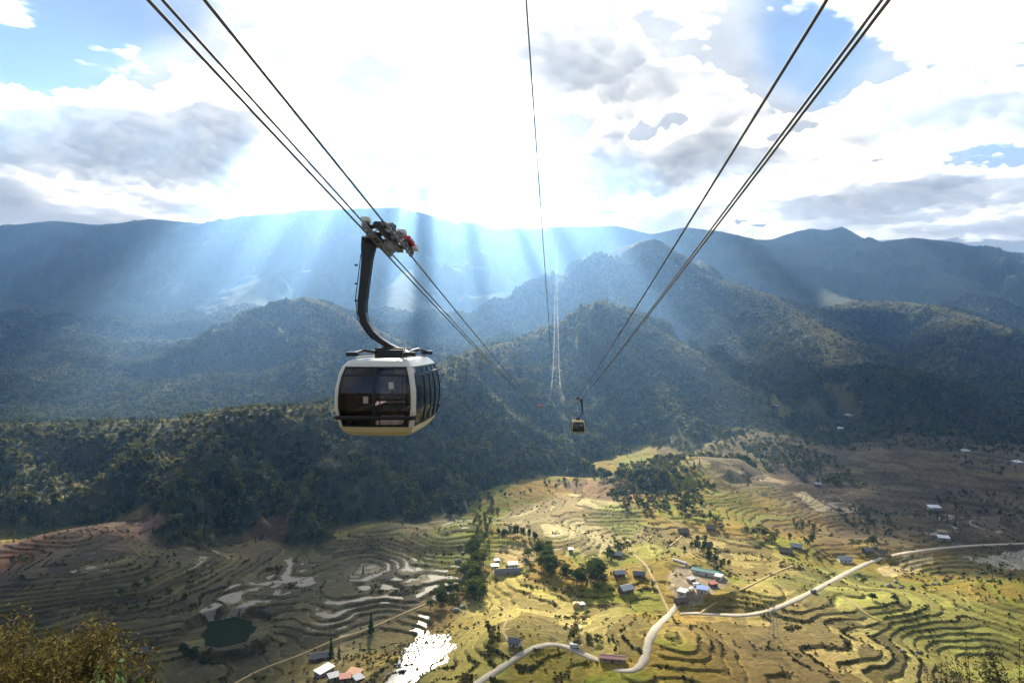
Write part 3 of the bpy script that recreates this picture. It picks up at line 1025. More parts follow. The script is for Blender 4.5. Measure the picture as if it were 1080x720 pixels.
def crown_cloud(n, h, w, base, lumps, seed, size, flat=0.75):
    """leaf clumps spread over several uneven lobes"""
    g = np.random.default_rng(seed)
    Cs, Ns = [], []
    for i in range(lumps):
        a = g.uniform(0, 2 * math.pi)
        u = g.uniform(0.05, 1)
        zz = base + (h - base) * (0.22 + 0.62 * u)
        rr = w * 0.5 * (1 - 0.65 * u) * g.uniform(0.35, 1.0)
        c = np.array([math.cos(a) * rr, math.sin(a) * rr, zz])
        lr = w * g.uniform(0.20, 0.34)
        k = n // lumps
        d = unit(g.normal(size=(k, 3)))
        d[:, 2] = np.abs(d[:, 2]) * 0.9 - 0.25
        rad = lr * g.uniform(0.55, 1.08, (k, 1))
        Cs.append(c + d * rad * np.array([1, 1, flat]))
        Ns.append(unit(d + g.normal(size=(k, 3)) * 0.6))
    C, Nn = np.vstack(Cs), np.vstack(Ns)
    return leaf_quads(C, Nn, size * g.uniform(0.6, 1.4, len(C)), 0.9, seed)


def conifer_cloud(n, h, w, base, seed, size):
    g = np.random.default_rng(seed)
    u = g.uniform(0, 1, n) ** 0.7
    z = h - (h - base) * u
    a = g.uniform(0, 2 * math.pi, n)
    tier = 0.75 + 0.25 * np.sin(u * 26 + a)
    r = w * 0.5 * u * tier * np.sqrt(g.uniform(0.3, 1, n)) + 0.1
    C = np.stack([np.cos(a) * r, np.sin(a) * r, z], 1)
    Nn = unit(np.stack([np.cos(a), np.sin(a), np.full(n, .5)], 1) + g.normal(size=(n, 3)) * 0.5)
    return leaf_quads(C, Nn, size * g.uniform(.6, 1.4, n), 0.8, seed)


bark = mat('bark', (.10, .075, .05), 0.95, noise=0.3, scale=3)
leaf_dark = leaf_mat('leaf_dark_green', (.040, .062, .018), (.090, .115, .030), 0.48)
leaf_mid = leaf_mat('leaf_mid_green', (.055, .085, .018), (.130, .150, .034), 0.48)
leaf_olive = leaf_mat('leaf_olive', (.090, .100, .032), (.180, .165, .055), 0.48)
leaf_forest = leaf_mat('leaf_forest', (.040, .060, .014), (.190, .185, .060), 0.48, scale=0.022, rnd=0.6)


def trunk_mesh(name, h, r, seed, limbs=5):
    g = random.Random(seed)
    m = MB()
    top = h * 0.8
    m.tube([(0, 0, -0.6), (g.uniform(-.1, .1), g.uniform(-.1, .1), top * .35), (g.uniform(-.3, .3), g.uniform(-.3, .3), top * .7), (g.uniform(-.4, .4), g.uniform(-.4, .4), top)],
           [r * 1.25, r, r * .65, r * .2], 6)
    for i in range(limbs):
        a = g.uniform(0, 6.28)
        z0 = top * g.uniform(.35, .7)
        L = h * g.uniform(.16, .28)
        m.tube([(0, 0, z0), (math.cos(a) * L * .5, math.sin(a) * L * .5, z0 + L * .35), (math.cos(a) * L, math.sin(a) * L, z0 + L * .8)], [r * .45, r * .3, r * .1], 5)
    return mesh(name, m.v, m.f, True)


TREE = {}
for kind, n in (('round', 3), ('tall', 2), ('conifer', 2), ('bush', 2)):
    for k in range(n):
        sd = 300 + 17 * k + len(kind)
        if kind == 'round':
            V, Fq = crown_cloud(900, 10, 8.0, 1.6, 11, sd, 0.62)
            tm = trunk_mesh('trunk', 9, .22, sd)
        elif kind == 'tall':
            V, Fq = crown_cloud(800, 12, 6.0, 0.2, 12, sd, 0.6, 1.15)
            tm = trunk_mesh('trunk', 12, .2, sd)
        elif kind == 'conifer':
            V, Fq = conifer_cloud(900, 12, 5.0, 1.0, sd, 0.6)
            tm = trunk_mesh('trunk', 12.5, .2, sd, 0)
        else:
            V, Fq = crown_cloud(420, 3.4, 4.2, 0.1, 7, sd, 0.45)
            tm = trunk_mesh('trunk', 2.6, .09, sd, 6)
        TREE[kind, k] = (mesh_np('crown', V, Fq), tm)
        tm.materials.append(bark)


def ground_z(x, y):
    return float(height(np.array([x], float), np.array([y], float))[0])


def plant_tree(x, y, kind, scale, leaf, label, cat, group=None, name='tree', z=None):
    k = random.randrange(sum(1 for q in TREE if q[0] == kind))
    cm, tm = TREE[kind, k]
    o = empty(name, (x, y, ground_z(x, y) if z is None else z), random.uniform(0, 6.28), label, cat, group)
    o.scale = (scale * random.uniform(.9, 1.1), scale * random.uniform(.9, 1.1), scale)
    key = (kind, k, leaf.name)
    if key not in plant_tree.cache:
        c2 = cm.copy()
        c2.materials.clear()
        c2.materials.append(leaf)
        plant_tree.cache[key] = c2
    obj('crown', plant_tree.cache[key], None, o)
    obj('trunk', tm, None, o)
    return o


plant_tree.cache = {}

# ------------------------------------------------------------------ forest on the slopes (one mass, cannot be counted)
def grid_lookup(x, y, *arrs):
    s = x / (np.maximum(y, 0) + 45)
    j = np.clip(np.searchsorted(sA, s), 1, nc - 1)
    i = np.clip(np.searchsorted(yA, y), 1, nr - 1)
    ti = ((y - yA[i - 1]) / (yA[i] - yA[i - 1]))
    tj = ((s - sA[j - 1]) / (sA[j] - sA[j - 1]))
    out = []
    for A in arrs:
        A = A.astype(float)
        out.append((A[i - 1, j - 1] * (1 - ti) * (1 - tj) + A[i, j - 1] * ti * (1 - tj) + A[i - 1, j] * (1 - ti) * tj + A[i, j] * ti * tj))
    return out


gf = np.random.default_rng(77)
nF = 270000
fy_ = np.sqrt(gf.uniform(640 ** 2, 3300 ** 2, nF))
fx_ = gf.uniform(-0.86, 0.86, nF) * fy_
fz, fmk, fvis, fcr = grid_lookup(fx_, fy_, Zt, forest_m, VIS, crest)
dens = (0.78 + 0.45 * fbm(fx_ / 90, fy_ / 90, 401, 3)) * (1 - 0.1 * fcr)
keep = (gf.uniform(0, 1, nF) < fmk * dens * 1.25) & (fmk > 0.35) & (fvis > 0.2)
FP = np.stack([fx_[keep], fy_[keep], fz[keep]], 1)
FS = gf.uniform(0.6, 1.5, len(FP)) ** 1.3 * 0.95 * (0.9 + 0.35 * sstep(1100, 2400, FP[:, 1]))
WOODS = [([(640, 510), (662, 490), (700, 484), (745, 500), (752, 525), (722, 546), (690, 546), (650, 532)], 45, .8), ([(780, 468), (850, 470), (900, 498), (905, 515), (840, 506), (800, 490)], 55, .8),
         ([(868, 545), (905, 526), (952, 545), (940, 566), (890, 560)], 70, .6), ([(905, 548), (1000, 518), (1085, 515), (1085, 548), (960, 562)], 170, .6), ([(988, 600), (1058, 598), (1085, 622), (1000, 615)], 60, .45),
         ([(596, 655), (640, 664), (636, 688), (602, 690)], 40, .45), ([(500, 532), (560, 524), (632, 510), (640, 500), (560, 512), (505, 522)], 90, .65), ([(990, 470), (1085, 462), (1085, 505), (1020, 500)], 120, .65),
         ([(690, 474), (740, 458), (830, 458), (900, 460), (1000, 464), (1085, 466), (1085, 477), (960, 474), (860, 474), (770, 472)], 75, .75), ([(0, 590), (30, 588), (25, 615), (0, 625)], 40, .6), ([(170, 690), (200, 680), (215, 700), (180, 712)], 40, .5), ([(130, 600), (165, 585), (235, 565), (232, 575), (160, 600)], 120, .4),
         ([(505, 660), (525, 655), (528, 690), (510, 692)], 30, .4), ([(1000, 640), (1085, 618), (1085, 650), (1020, 655)], 90, .3)]
ep, es = [], []
for pts, per, sc_ in WOODS:
    P = np.array(px_poly(pts))
    n = int(abs(np.dot(P[:, 0], np.roll(P[:, 1], 1)) - np.dot(P[:, 1], np.roll(P[:, 0], 1))) / 2 / per)
    x = gf.uniform(P[:, 0].min(), P[:, 0].max(), n * 2)
    y = gf.uniform(P[:, 1].min(), P[:, 1].max(), n * 2)
    m = in_poly(x + 16 * fbm(x / 30, y / 30, 66, 3), y + 24 * fbm(x / 30, y / 30, 67, 3), P) & (gf.uniform(0, 1, len(x)) < 0.55 + 0.7 * fbm(x / 22, y / 22, 68, 2))
    x, y = x[m], y[m]
    z, = grid_lookup(x, y, Zt)
    ep.append(np.stack([x, y, z], 1))
    es.append(gf.uniform(.7, 1.2, len(x)) * sc_)
FP = np.vstack([FP] + ep)
FS = np.concatenate([FS] + es)

def scatter(name, P, S, protos, material, label, cat):
    pc = bpy.data.collections.new(name + '_kinds')
    for V, Fq in protos:
        o = bpy.data.objects.new(name + '_kind', mesh_np(name + '_kind', V, Fq))
        o.data.materials.append(material)
        pc.objects.link(o)
    me = bpy.data.meshes.new(name)
    me.vertices.add(len(P))
    me.vertices.foreach_set('co', P.astype(np.float32).ravel())
    me.attributes.new('size', 'FLOAT', 'POINT').data.foreach_set('value', S.astype(np.float32))
    me.update()
    fo = obj(name, me)
    fo.data.materials.append(material)
    tag(fo, kind='stuff', label=label, cat=cat)
    ng = bpy.data.node_groups.new(name + '_scatter', 'GeometryNodeTree')
    ng.interface.new_socket('Geometry', in_out='INPUT', socket_type='NodeSocketGeometry')
    ng.interface.new_socket('Geometry', in_out='OUTPUT', socket_type='NodeSocketGeometry')
    gi, go = ng.nodes.new('NodeGroupInput'), ng.nodes.new('NodeGroupOutput')
    ci = ng.nodes.new('GeometryNodeCollectionInfo')
    ci.inputs['Collection'].default_value = pc
    ci.inputs['Separate Children'].default_value = True
    ci.inputs['Reset Children'].default_value = True
    ip = ng.nodes.new('GeometryNodeInstanceOnPoints')
    ip.inputs['Pick Instance'].default_value = True
    rv = ng.nodes.new('FunctionNodeRandomValue')
    rv.data_type = 'FLOAT_VECTOR'
    rv.inputs[0].default_value, rv.inputs[1].default_value = (0, 0, 0), (0.12, 0.12, 6.28)
    na = ng.nodes.new('GeometryNodeInputNamedAttribute')
    na.data_type = 'FLOAT'
    na.inputs['Name'].default_value = 'size'
    ng.links.new(gi.outputs[0], ip.inputs['Points'])
    ng.links.new(ci.outputs[0], ip.inputs['Instance'])
    ng.links.new(rv.outputs[0], ip.inputs['Rotation'])
    ng.links.new(na.outputs[0], ip.inputs['Scale'])
    ng.links.new(ip.outputs[0], go.inputs[0])
    fo.modifiers.new('scatter', 'NODES').node_group = ng
    return fo


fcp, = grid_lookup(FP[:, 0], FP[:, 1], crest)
pale = gf.uniform(0, 1, len(FP)) < np.clip(fcp * 1.5 - 0.15, 0, 0.95)  # crest plants get lightened leaves that imitate sun on the ridges
scatter('sunlit_ridge_scrub', FP[pale] + np.array([0, 0, -0.4]), FS[pale] * 0.75, [crown_cloud(90, 6.5, 7.0, 0.0, 7, 560 + k, 1.7, 0.9) for k in range(3)],
        leaf_mat('leaf_ridge_sunlit', (.17, .165, .070), (.40, .36, .18), 0.58, scale=0.03, rnd=0.6), 'scrub along the mountain crests, coloured pale as if sunlit', 'scrub')
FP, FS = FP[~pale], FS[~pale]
scatter('forest', FP + np.array([0, 0, -0.5]), FS, [crown_cloud(110, 8.5, 7.0, 0.0, 7, 500 + k, 1.9, 0.95) for k in range(4)] + [conifer_cloud(100, 11, 5.0, 0.0, 504, 1.6)],
        leaf_forest, 'dense dark evergreen forest covering the mountain slopes', 'forest')

# scrub and tall grass growing on the terrace banks
nS = 260000
sy_ = 1 / gf.uniform(1 / 1250.0, 1 / 360.0, nS)
sx_ = gf.uniform(-0.82, 0.82, nS) * sy_
jj = np.clip(np.searchsorted(sA, sx_ / (sy_ + 45)), 0, nc - 1)
ii = np.clip(np.searchsorted(yA, sy_), 0, nr - 1)
fr_, fo_ = FR[ii, jj], forest_m[ii, jj]
patch = sstep(-0.05, 0.45, fbm(sx_ / 55, sy_ / 55, 431, 3))
prob = np.where(fr_ > 0.78, 0.05 + 0.60 * patch, 0.002 + 0.012 * patch ** 3) * (1 - fo_) * (1 - 0.5 * sstep(700, 1100, sy_))
ok = gf.uniform(0, 1, nS) < prob
for rd in ROADS:
    d, _ = dist_poly(sx_, sy_, rd['c'])
    ok &= d > rd['w'] - 0.1
for (px, py, pz_, pr) in PADS:
    ok &= np.hypot(sx_ - px, sy_ - py) > pr * 0.9
sx_, sy_ = sx_[ok], sy_[ok]
sz_, = grid_lookup(sx_, sy_, Zt)
leaf_scrub = leaf_mat('leaf_scrub', (.055, .062, .020), (.200, .165, .055), 0.45, scale=0.05, rnd=0.7)
scatter('scrub', np.stack([sx_, sy_, sz_ - .1], 1), gf.uniform(.35, 1.0, len(sx_)) ** 1.5 * 1.15, [crown_cloud(40, 1.7, 2.4, 0.0, 4, 540 + k, .75, .8) for k in range(4)],
        leaf_scrub, 'low scrub and tall grass along the terrace banks', 'scrub')
print('scrub', len(sx_))
print('forest trees', len(FP))

# ------------------------------------------------------------------ trees of the valley floor
def along(pts, n, jit):
    """n pixel positions along a pixel polyline with jitter"""
    P = np.array(pts, float)
    L = np.concatenate([[0], np.cumsum(np.hypot(*(P[1:] - P[:-1]).T))])
    out = []
    for k in range(n):
        t = (k + random.uniform(.1, .9)) / n * L[-1]
        out.append((np.interp(t, L, P[:, 0]) + random.gauss(0, jit), np.interp(t, L, P[:, 1]) + random.gauss(0, jit * .8)))
    return out


GROVES = [
    # pixel line, count, jitter, kind, scale, leaf, label, group
    ([(520, 536), (512, 552), (505, 566)], 20, 5.0, 'tall', .62, leaf_olive, 'pale olive tree in the grove at the upper end of the stream', 'olive trees at the head of the stream grove'),
    ([(506, 572), (500, 588), (508, 604), (502, 620), (510, 632), (492, 618)], 26, 5.0, 'round', .85, leaf_mid, 'full green tree in the dense grove west of the long grey house', 'green trees of the stream grove'),
    ([(482, 630), (468, 636), (455, 643)], 9, 3.5, 'round', .72, leaf_dark, 'dark tree in the short row above the white flooded paddies', 'dark trees above the white paddies'),
    ([(524, 570), (540, 566), (556, 568), (570, 578)], 16, 1.6, 'tall', .55, leaf_dark, 'dark tree in the hedge row round the tan square field', 'hedge trees round the tan field'),
    ([(558, 592), (570, 586), (580, 592), (572, 600), (586, 604)], 18, 4.0, 'round', .75, leaf_mid, 'leafy tree in the grove east of the long grey house', 'trees east of the long house'),
    ([(588, 604), (598, 612), (608, 618), (618, 612), (628, 600), (634, 612), (624, 622)], 22, 4.0, 'round', .72, leaf_dark, 'dark tree in the grove under the thin village cable', 'trees under the village cable'),
    ([(640, 588), (648, 590), (664, 578)], 7, 3.0, 'round', .6, leaf_dark, 'dark tree beside the grey roofed house behind the village', 'trees by the rear grey house'),
    ([(724, 582), (736, 580), (745, 588), (754, 594), (764, 602), (748, 598)], 20, 3.5, 'tall', .62, leaf_dark, 'dark tree in the grove behind the teal roofed shed', 'trees behind the teal shed'),
    ([(786, 568), (800, 564), (812, 568), (822, 572)], 12, 3.0, 'round', .6, leaf_olive, 'olive tree in the copse beside the brown farmhouses', 'trees beside the farmhouses'),
    ([(842, 552), (852, 562), (846, 574), (862, 570)], 12, 5.0, 'tall', .6, leaf_olive, 'slender olive tree between the brown farmhouses and the road', 'slender trees by the farm road'),
    ([(722, 545), (736, 546), (752, 550), (758, 560)], 9, 3.0, 'round', .55, leaf_dark, 'dark tree sheltering the thatched houses at the foot of the terraced hill', 'trees by the thatched houses'),
    ([(904, 576), (915, 574), (926, 577)], 6, 3.0, 'round', .55, leaf_mid, 'green tree behind the pair of small roofs by the road', 'trees behind the roadside roofs'),
    ([(345, 690), (352, 694), (358, 690)], 3, 2.0, 'conifer', .62, leaf_dark, 'dark conifer at the end of the grey barn', 'conifers by the grey barn'),
    ([(388, 668), (395, 666)], 2, 1.0, 'conifer', .80, leaf_dark, 'large dark conifer standing on the lit terraces above the barns', 'conifers above the barns'),
    ([(616, 648), (604, 668), (620, 680), (632, 676)], 10, 4.5, 'bush', .9, leaf_olive, 'low shrub below the cable base in the village', 'shrubs below the cable base'),
    ([(512, 662), (520, 676), (512, 690)], 8, 3.5, 'bush', .9, leaf_olive, 'low shrub in the gully beside the road bend hut', 'gully shrubs'),
    ([(190, 690), (205, 694), (212, 700)], 6, 3.0, 'round', .55, leaf_dark, 'dark tree in the shade between the pond and the bushes', 'trees below the pond'),
    ([(120, 630), (175, 620), (200, 640)], 5, 5.0, 'round', .5, leaf_dark, 'lone dark tree on the shaded left terraces', 'trees scattered on the shaded terraces'),
    ([(905, 606), (915, 640), (1000, 612), (1030, 604)], 7, 4.0, 'bush', .9, leaf_dark, 'dark shrub on the green terraces right of the road', 'shrubs on the green terraces'),
]
for line, n, jit, kind, scl, lf, lab, grp in GROVES:
    for (px, py) in along(line, n, jit):
        v = hit(px, py, height)
        plant_tree(v.x, v.y, kind, scl * 1.6 * random.uniform(.75, 1.25), lf, lab, 'shrub' if kind == 'bush' else 'tree', grp, {'bush': 'shrub', 'conifer': 'conifer'}.get(kind, 'tree'), v.z)
for px, py, kind, scl, lab in ((383, 606, 'conifer', .7, 'lone dark conifer among the pale stony terraces'), (427, 548, 'round', .5, 'small dark tree alone on the shadow edge of the terraces'),
                               (616, 546, 'round', .5, 'small round tree alone in the tan field beside the thin cable'), (649, 574, 'round', .5, 'small tree alone right of the striped terrace'),
                               (688, 618, 'conifer', .5, 'slim dark tree between the white house and the footpath'), (545, 512, 'tall', .7, 'tall tree standing proud at the foot of the forest'),
                               (693, 562, 'round', .5, 'small dark tree beside the earth path to the thatched houses')):
    v = hit(px, py, height)
    plant_tree(v.x, v.y, kind, scl, leaf_dark, lab, 'tree', None, 'conifer' if kind == 'conifer' else 'tree', v.z)

# ------------------------------------------------------------------ ropeway
KX, BZ, CC = 47 / FPX, 102 / FPX, 1.0e-4
Y_TOWER = 1810.0
steel = mat('rope_steel', (.22, .22, .22), 0.55, 0.3)
galv = mat('galvanised_steel', (.42, .43, .43), 0.6, 0.25)
dark_steel = mat('dark_steel', (.030, .032, .036), 0.42, 0.3, noise=0.15, scale=4)
black_plastic = mat('black_rubber', (.012, .012, .013), 0.55)
cream = mat('cream_paint', (.86, .72, .44), 0.30, noise=0.05, scale=2)
sunlit_cream = mat('sunlit_cream_paint', (.85, .62, .20), 0.35)  # cream turned yellower to imitate sunlight on the far cabin
ivory = mat('ivory_paint', (.88, .82, .66), 0.28)
red_paint = mat('red_paint', (.62, .03, .03), 0.35)
white_paint = mat('white_paint', (.80, .80, .78), 0.35)
seat_mat = mat('seat_plastic', (.10, .07, .055), 0.5)
floor_mat = mat('cabin_floor', (.22, .19, .16), 0.7)


def rope_pt(x0, a, Y):
    if Y <= Y_TOWER:
        return Vector((x0 + KX * Y, Y, a - BZ * Y + CC * Y * Y))
    z = a - BZ * Y_TOWER + CC * Y_TOWER ** 2
    u = Y - Y_TOWER
    return Vector((x0 + KX * Y, Y, z + 0.16 * u + 3.2e-5 * u * u))


def rope(x0, a, rad, label, group=None, cat='cable', name='track_rope'):
    ys = list(np.linspace(-45, 60, 36)) + list(np.linspace(70, 400, 34)) + list(np.linspace(420, Y_TOWER, 60)) + list(np.linspace(Y_TOWER + 20, 3600, 30))
    m = MB()
    m.tube([rope_pt(x0, a, y) for y in ys], [rad * (1 + min(max(y, 0), 1400) / 1100.0) for y in ys], 6)
    o = m.build(name, steel, None, True)
    return tag(o, label, cat, group)


XL, XR, HT = -4.92, 3.54, 0.365
AL, AR = 5.66, 5.14
rope(XL - HT, AL, .026, 'outer thick steel rope of the left track, leftmost of the three', 'track ropes')
rope(XL + HT, AL, .026, 'inner thick steel rope of the left track, nearest the middle', 'track ropes')
rope(XL, AL - .20, .022, 'thin haul rope between the two thick ropes of the left track', 'haul ropes', name='haul_rope')
rope(XR - HT, AR, .026, 'inner thick steel rope of the right track, standing apart from the close pair', 'track ropes')
rope(XR + HT, AR, .026, 'outer thick steel rope of the right track, rightmost of all', 'track ropes')
rope(XR + .03, AR - .34, .022, 'thin haul rope running close beside the rightmost thick rope', 'haul ropes', name='haul_rope')
rope(-.78, 11.2, .021, 'single thin cable high in the middle between the two tracks', 'overhead cables', name='signal_cable')


# ---- cable car -------------------------------------------------------------------------------
def glass_mat():
    m = bpy.data.materials.new('tinted_glass')
    m.use_nodes = True
    t = m.node_tree
    t.nodes.clear()
    tr = N(t, 'ShaderNodeBsdfTransparent')
    tr.inputs[0].default_value = (.66, .63, .66, 1)
    gl = N(t, 'ShaderNodeBsdfGlossy')
    gl.inputs[0].default_value = (.9, .9, .9, 1)
    gl.inputs['Roughness'].default_value = 0.03
    fr = N(t, 'ShaderNodeFresnel')
    fr.inputs[0].default_value = 1.5
    ms = N(t, 'ShaderNodeMixShader')
    t.links.new(fr.outputs[0], ms.inputs[0])
    t.links.new(tr.outputs[0], ms.inputs[1]); t.links.new(gl.outputs[0], ms.inputs[2])
    o = N(t, 'ShaderNodeOutputMaterial')
    t.links.new(ms.outputs[0], o.inputs[0])
    return m


glass = glass_mat()
CABH = 2.02
zk = [0, .10, .25, .7, 1.2, 1.65, 1.88, 2.02]
wk = [.84, .93, 1.00, 1.09, 1.09, 1.01, .93, .80]
lk = [1.60, 1.74, 1.84, 1.98, 1.97, 1.88, 1.78, 1.60]
RC, BOW = 0.11, 0.06


def hw(z):
    return float(np.interp(z, zk, wk))


def hl(z):
    return float(np.interp(z, zk, lk))


def P_face(face, u, z, off=0.0):
    """point on the cabin shell: face 0 front(-y) 1 right(+x) 2 back(+y) 3 left(-x)"""
    w, l = hw(z), hl(z)
    bow = BOW * (1 - u * u)
    if face == 0:
        return Vector((u * (w - RC), -(l + bow + off), z))
    if face == 2:
        return Vector((-u * (w - RC), l + bow + off, z))
    if face == 1:
        return Vector((w + bow + off, u * (l - RC), z))
    return Vector((-(w + bow + off), -u * (l - RC), z))


def P_corner(c, a, z, off=0.0):
    """corner c after face c; a 0..1 through the quarter turn"""
    w, l = hw(z), hl(z)
    cx, cyy = [(w - RC, -(l - RC)), (w - RC, l - RC), (-(w - RC), l - RC), (-(w - RC), -(l - RC))][c]
    th = R(-90 + 90 * c + 90 * a)
    r = RC + off
    return Vector((cx + r * math.cos(th), cyy + r * math.sin(th), z))


def grid_solid(fn, us, zs, thick):
    """a slab between offset 0 and thick over a parameter grid"""
    nu, nz = len(us), len(zs)
    V = [fn(u, z, 0) for z in zs for u in us] + [fn(u, z, thick) for z in zs for u in us]
    off = nu * nz
    Fs = []
    for j in range(nz - 1):
        for i in range(nu - 1):
            a, b, c, d = j * nu + i, j * nu + i + 1, (j + 1) * nu + i + 1, (j + 1) * nu + i
            Fs += [(a, d, c, b), (a + off, b + off, c + off, d + off)]
    for i in range(nu - 1):
        Fs += [(i, i + 1, i + 1 + off, i + off)]
        t = (nz - 1) * nu
        Fs += [(t + i + 1, t + i, t + i + off, t + i + 1 + off)]
    for j in range(nz - 1):
        Fs += [((j + 1) * nu, j * nu, j * nu + off, (j + 1) * nu + off)]
        k = nu - 1
        Fs += [(j * nu + k, (j + 1) * nu + k, (j + 1) * nu + k + off, j * nu + k + off)]
    return V, Fs


def ring_pts(z, off=0.0):
    out = []
    for f in range(4):
        out += [P_face(f, u, z, off) for u in np.linspace(-1, 1, 9)[:-1]]
        out += [P_corner(f, a, z, off) for a in np.linspace(0, 1, 5)[:-1]]
    return out


def loft(m, rings, cap0=True, cap1=True):
    n = len(rings[0])
    V = [p for r in rings for p in r]
    Fs = []
    for j in range(len(rings) - 1):
        for i in range(n):
            Fs.append((j * n + i, j * n + (i + 1) % n, (j + 1) * n + (i + 1) % n, (j + 1) * n + i))
    if cap0:
        Fs.append(tuple(range(n - 1, -1, -1)))
    if cap1:
        Fs.append(tuple(range((len(rings) - 1) * n, len(rings) * n)))
    m.add(V, Fs)
    return m


def shrink(pts, k, z):
    return [Vector((p.x * k, p.y * k, z)) for p in pts]


def make_car(x0, a, Yc, side, label, cream, ivory):
    """side -1: arm on the left of the track; +1: on the right"""
    p0 = rope_pt(x0, a, Yc)
    yaw = -math.atan(KX)
    root = empty('cable_car', p0, yaw, label, 'cable car', 'cable cars on the ropeway')
    slope = math.atan(-BZ + 2 * CC * Yc)
    zc = -3.36 - CABH                                              # cabin floor level below the ropes
    T = Vector((0.08, 0, zc))

    def put(name, m, mt, parent=root, smooth=False, bevel=0.0, at=T):
        o = m.build(name, mt, parent, smooth, bevel)
        o.location = at if parent is root else (0, 0, 0)
        return o
    # lower tray, roof, posts
    m = MB()
    loft(m, [shrink(ring_pts(0), .93, -.03), ring_pts(0, .0), ring_pts(.10, .01), ring_pts(.245, .014), ring_pts(.245, -.05)], True, False)
    tray = put('lower_shell', m, cream, bevel=0)
    m = MB()
    loft(m, [ring_pts(1.855, -.05), ring_pts(1.855, .014), ring_pts(1.94, .012), ring_pts(2.0, 0), shrink(ring_pts(2.02), .96, 2.035), shrink(ring_pts(2.02), .6, 2.06)], False, True)
    roof = put('roof', m, ivory)
    zs = np.linspace(.25, 1.85, 9)
    for c in range(4):
        V, Fs = grid_solid(lambda u, z, o, c=c: P_corner(c, u, z, -.035 + o), np.linspace(-.02, 1.02, 6), zs, .05)
        put('corner_post', MB().add(V, Fs), ivory, smooth=False)
    # glazing
    def pane(face, u0, u1, z0, z1, name='window', glazed=glass):
        V, Fs = grid_solid(lambda u, z, o: P_face(face, u, z, -.012 + o), np.linspace(u0, u1, 5), np.linspace(z0, z1, 7), .008)
        return put(name, MB().add(V, Fs), glazed)

    def bar(face, u0, u1, z0, z1, parent=None, off=.0, th=.02, mt=dark_steel, name='window_frame'):
        V, Fs = grid_solid(lambda u, z, o: P_face(face, u, z, off + o), np.linspace(u0, u1, 5 if u1 - u0 > .3 else 2), np.linspace(z0, z1, 7 if z1 - z0 > .3 else 2), th)
        o = MB().add(V, Fs).build(name, mt, parent or root)
        if parent is None:
            o.location = T
        return o
    for f, cuts in ((0, (-1.0, 0.0, 1.0)), (2, (-1.0, 0.0, 1.0)), (1, (-1.0, -.42, 0.0, .42, 1.0)), (3, (-1.0, -.42, 0.0, .42, 1.0))):
        mw = .035 if f in (0, 2) else .022
        for u0, u1 in zip(cuts[:-1], cuts[1:]):
            w_ = pane(f, u0 + mw, u1 - mw, .27, 1.60)
            bar(f, u0 - .001, u0 + mw, .25, 1.85, w_)
            bar(f, u1 - mw, u1 + .001, .25, 1.85, w_)
            bar(f, u0 + mw, u1 - mw, .25, .30, w_)
            bar(f, u0 + mw, u1 - mw, 1.60, 1.66, w_)
            bar(f, u0 + mw, u1 - mw, 1.82, 1.855, w_)
            bar(f, u0 + mw, u1 - mw, .62, .655, w_, -.03)
            pane(f, u0 + mw, u1 - mw, 1.66, 1.82, 'transom_window')
    # bumper round the lower end of each short side
    for f, c0, c1 in ((0, 3, 0), (2, 1, 2)):
        m = MB()
        path = [P_corner(c0, k, .50, .06) for k in (.25, .5, .75)] + [P_face(f, u, .50, .06) for u in np.linspace(-1, 1, 9)] + [P_corner(c1, k, .50, .06) for k in (.25, .5, .75)]
        V, Fs = [], []
        nP = len(path)
        for p in path:
            n2 = Vector((p.x, p.y, 0)).normalized()
            for dn, dz in ((-.06, -.05), (.015, -.05), (.03, 0), (.015, .05), (-.06, .05)):
                V.append(p + n2 * dn + Vector((0, 0, dz)))
        for i in range(nP - 1):
            for k in range(5):
                Fs.append((i * 5 + k, (i + 1) * 5 + k, (i + 1) * 5 + (k + 1) % 5, i * 5 + (k + 1) % 5))
        Fs += [tuple(range(5)), tuple(range(nP * 5 - 1, nP * 5 - 6, -1))]
        put('bumper', MB().add(V, Fs), black_plastic)
    # inside: floor, two long benches with backs, grab rail
    m = MB()
    m.box((0, 0, .20), (1.8, 3.3, .04))
    put('floor', m, floor_mat)
    for sx in (-1, 1):
        m = MB()
        m.box((sx * .72, 0, .60), (.42, 3.0, .07))
        m.box((sx * .72, 0, .40), (.10, 2.8, .38))
        b = put('bench', m, seat_mat, bevel=.02)
        for k in range(5):
            q = MB()
            q.box((sx * .90, -1.2 + .6 * k, .86), (.06, .5, .44))
            q.build('backrest', seat_mat, b)
    m = MB()
    m.tube([(0, -1.5, 1.72), (0, 1.5, 1.72)], .018, 6)
    for yy in (-1.4, 0, 1.4):
        m.tube([(0, yy, .2), (0, yy, 1.9)], .018, 6)
    put('grab_rail', m, galv)
    # notices stuck on the glass of the end windows
    for u, z, c in ((-.22, .98, (.55, .38, .34)), (.48, 1.36, (.62, .55, .50))):
        V, Fs = grid_solid(lambda q, zz, o: P_face(0, q, zz, .0 + o), (u - .07, u + .07), (z - .09, z + .09), .004)
        put('notice', MB().add(V, Fs), mat('notice_paper', c, 0.6, noise=.25, scale=30))
    # roof fittings
    m = MB()
    m.box((0, 0, 2.16), (.80, .95, .26))
    m.box((0, 0, 2.31), (.92, .55, .07))
    put('mount_block', m, dark_steel, bevel=.03)
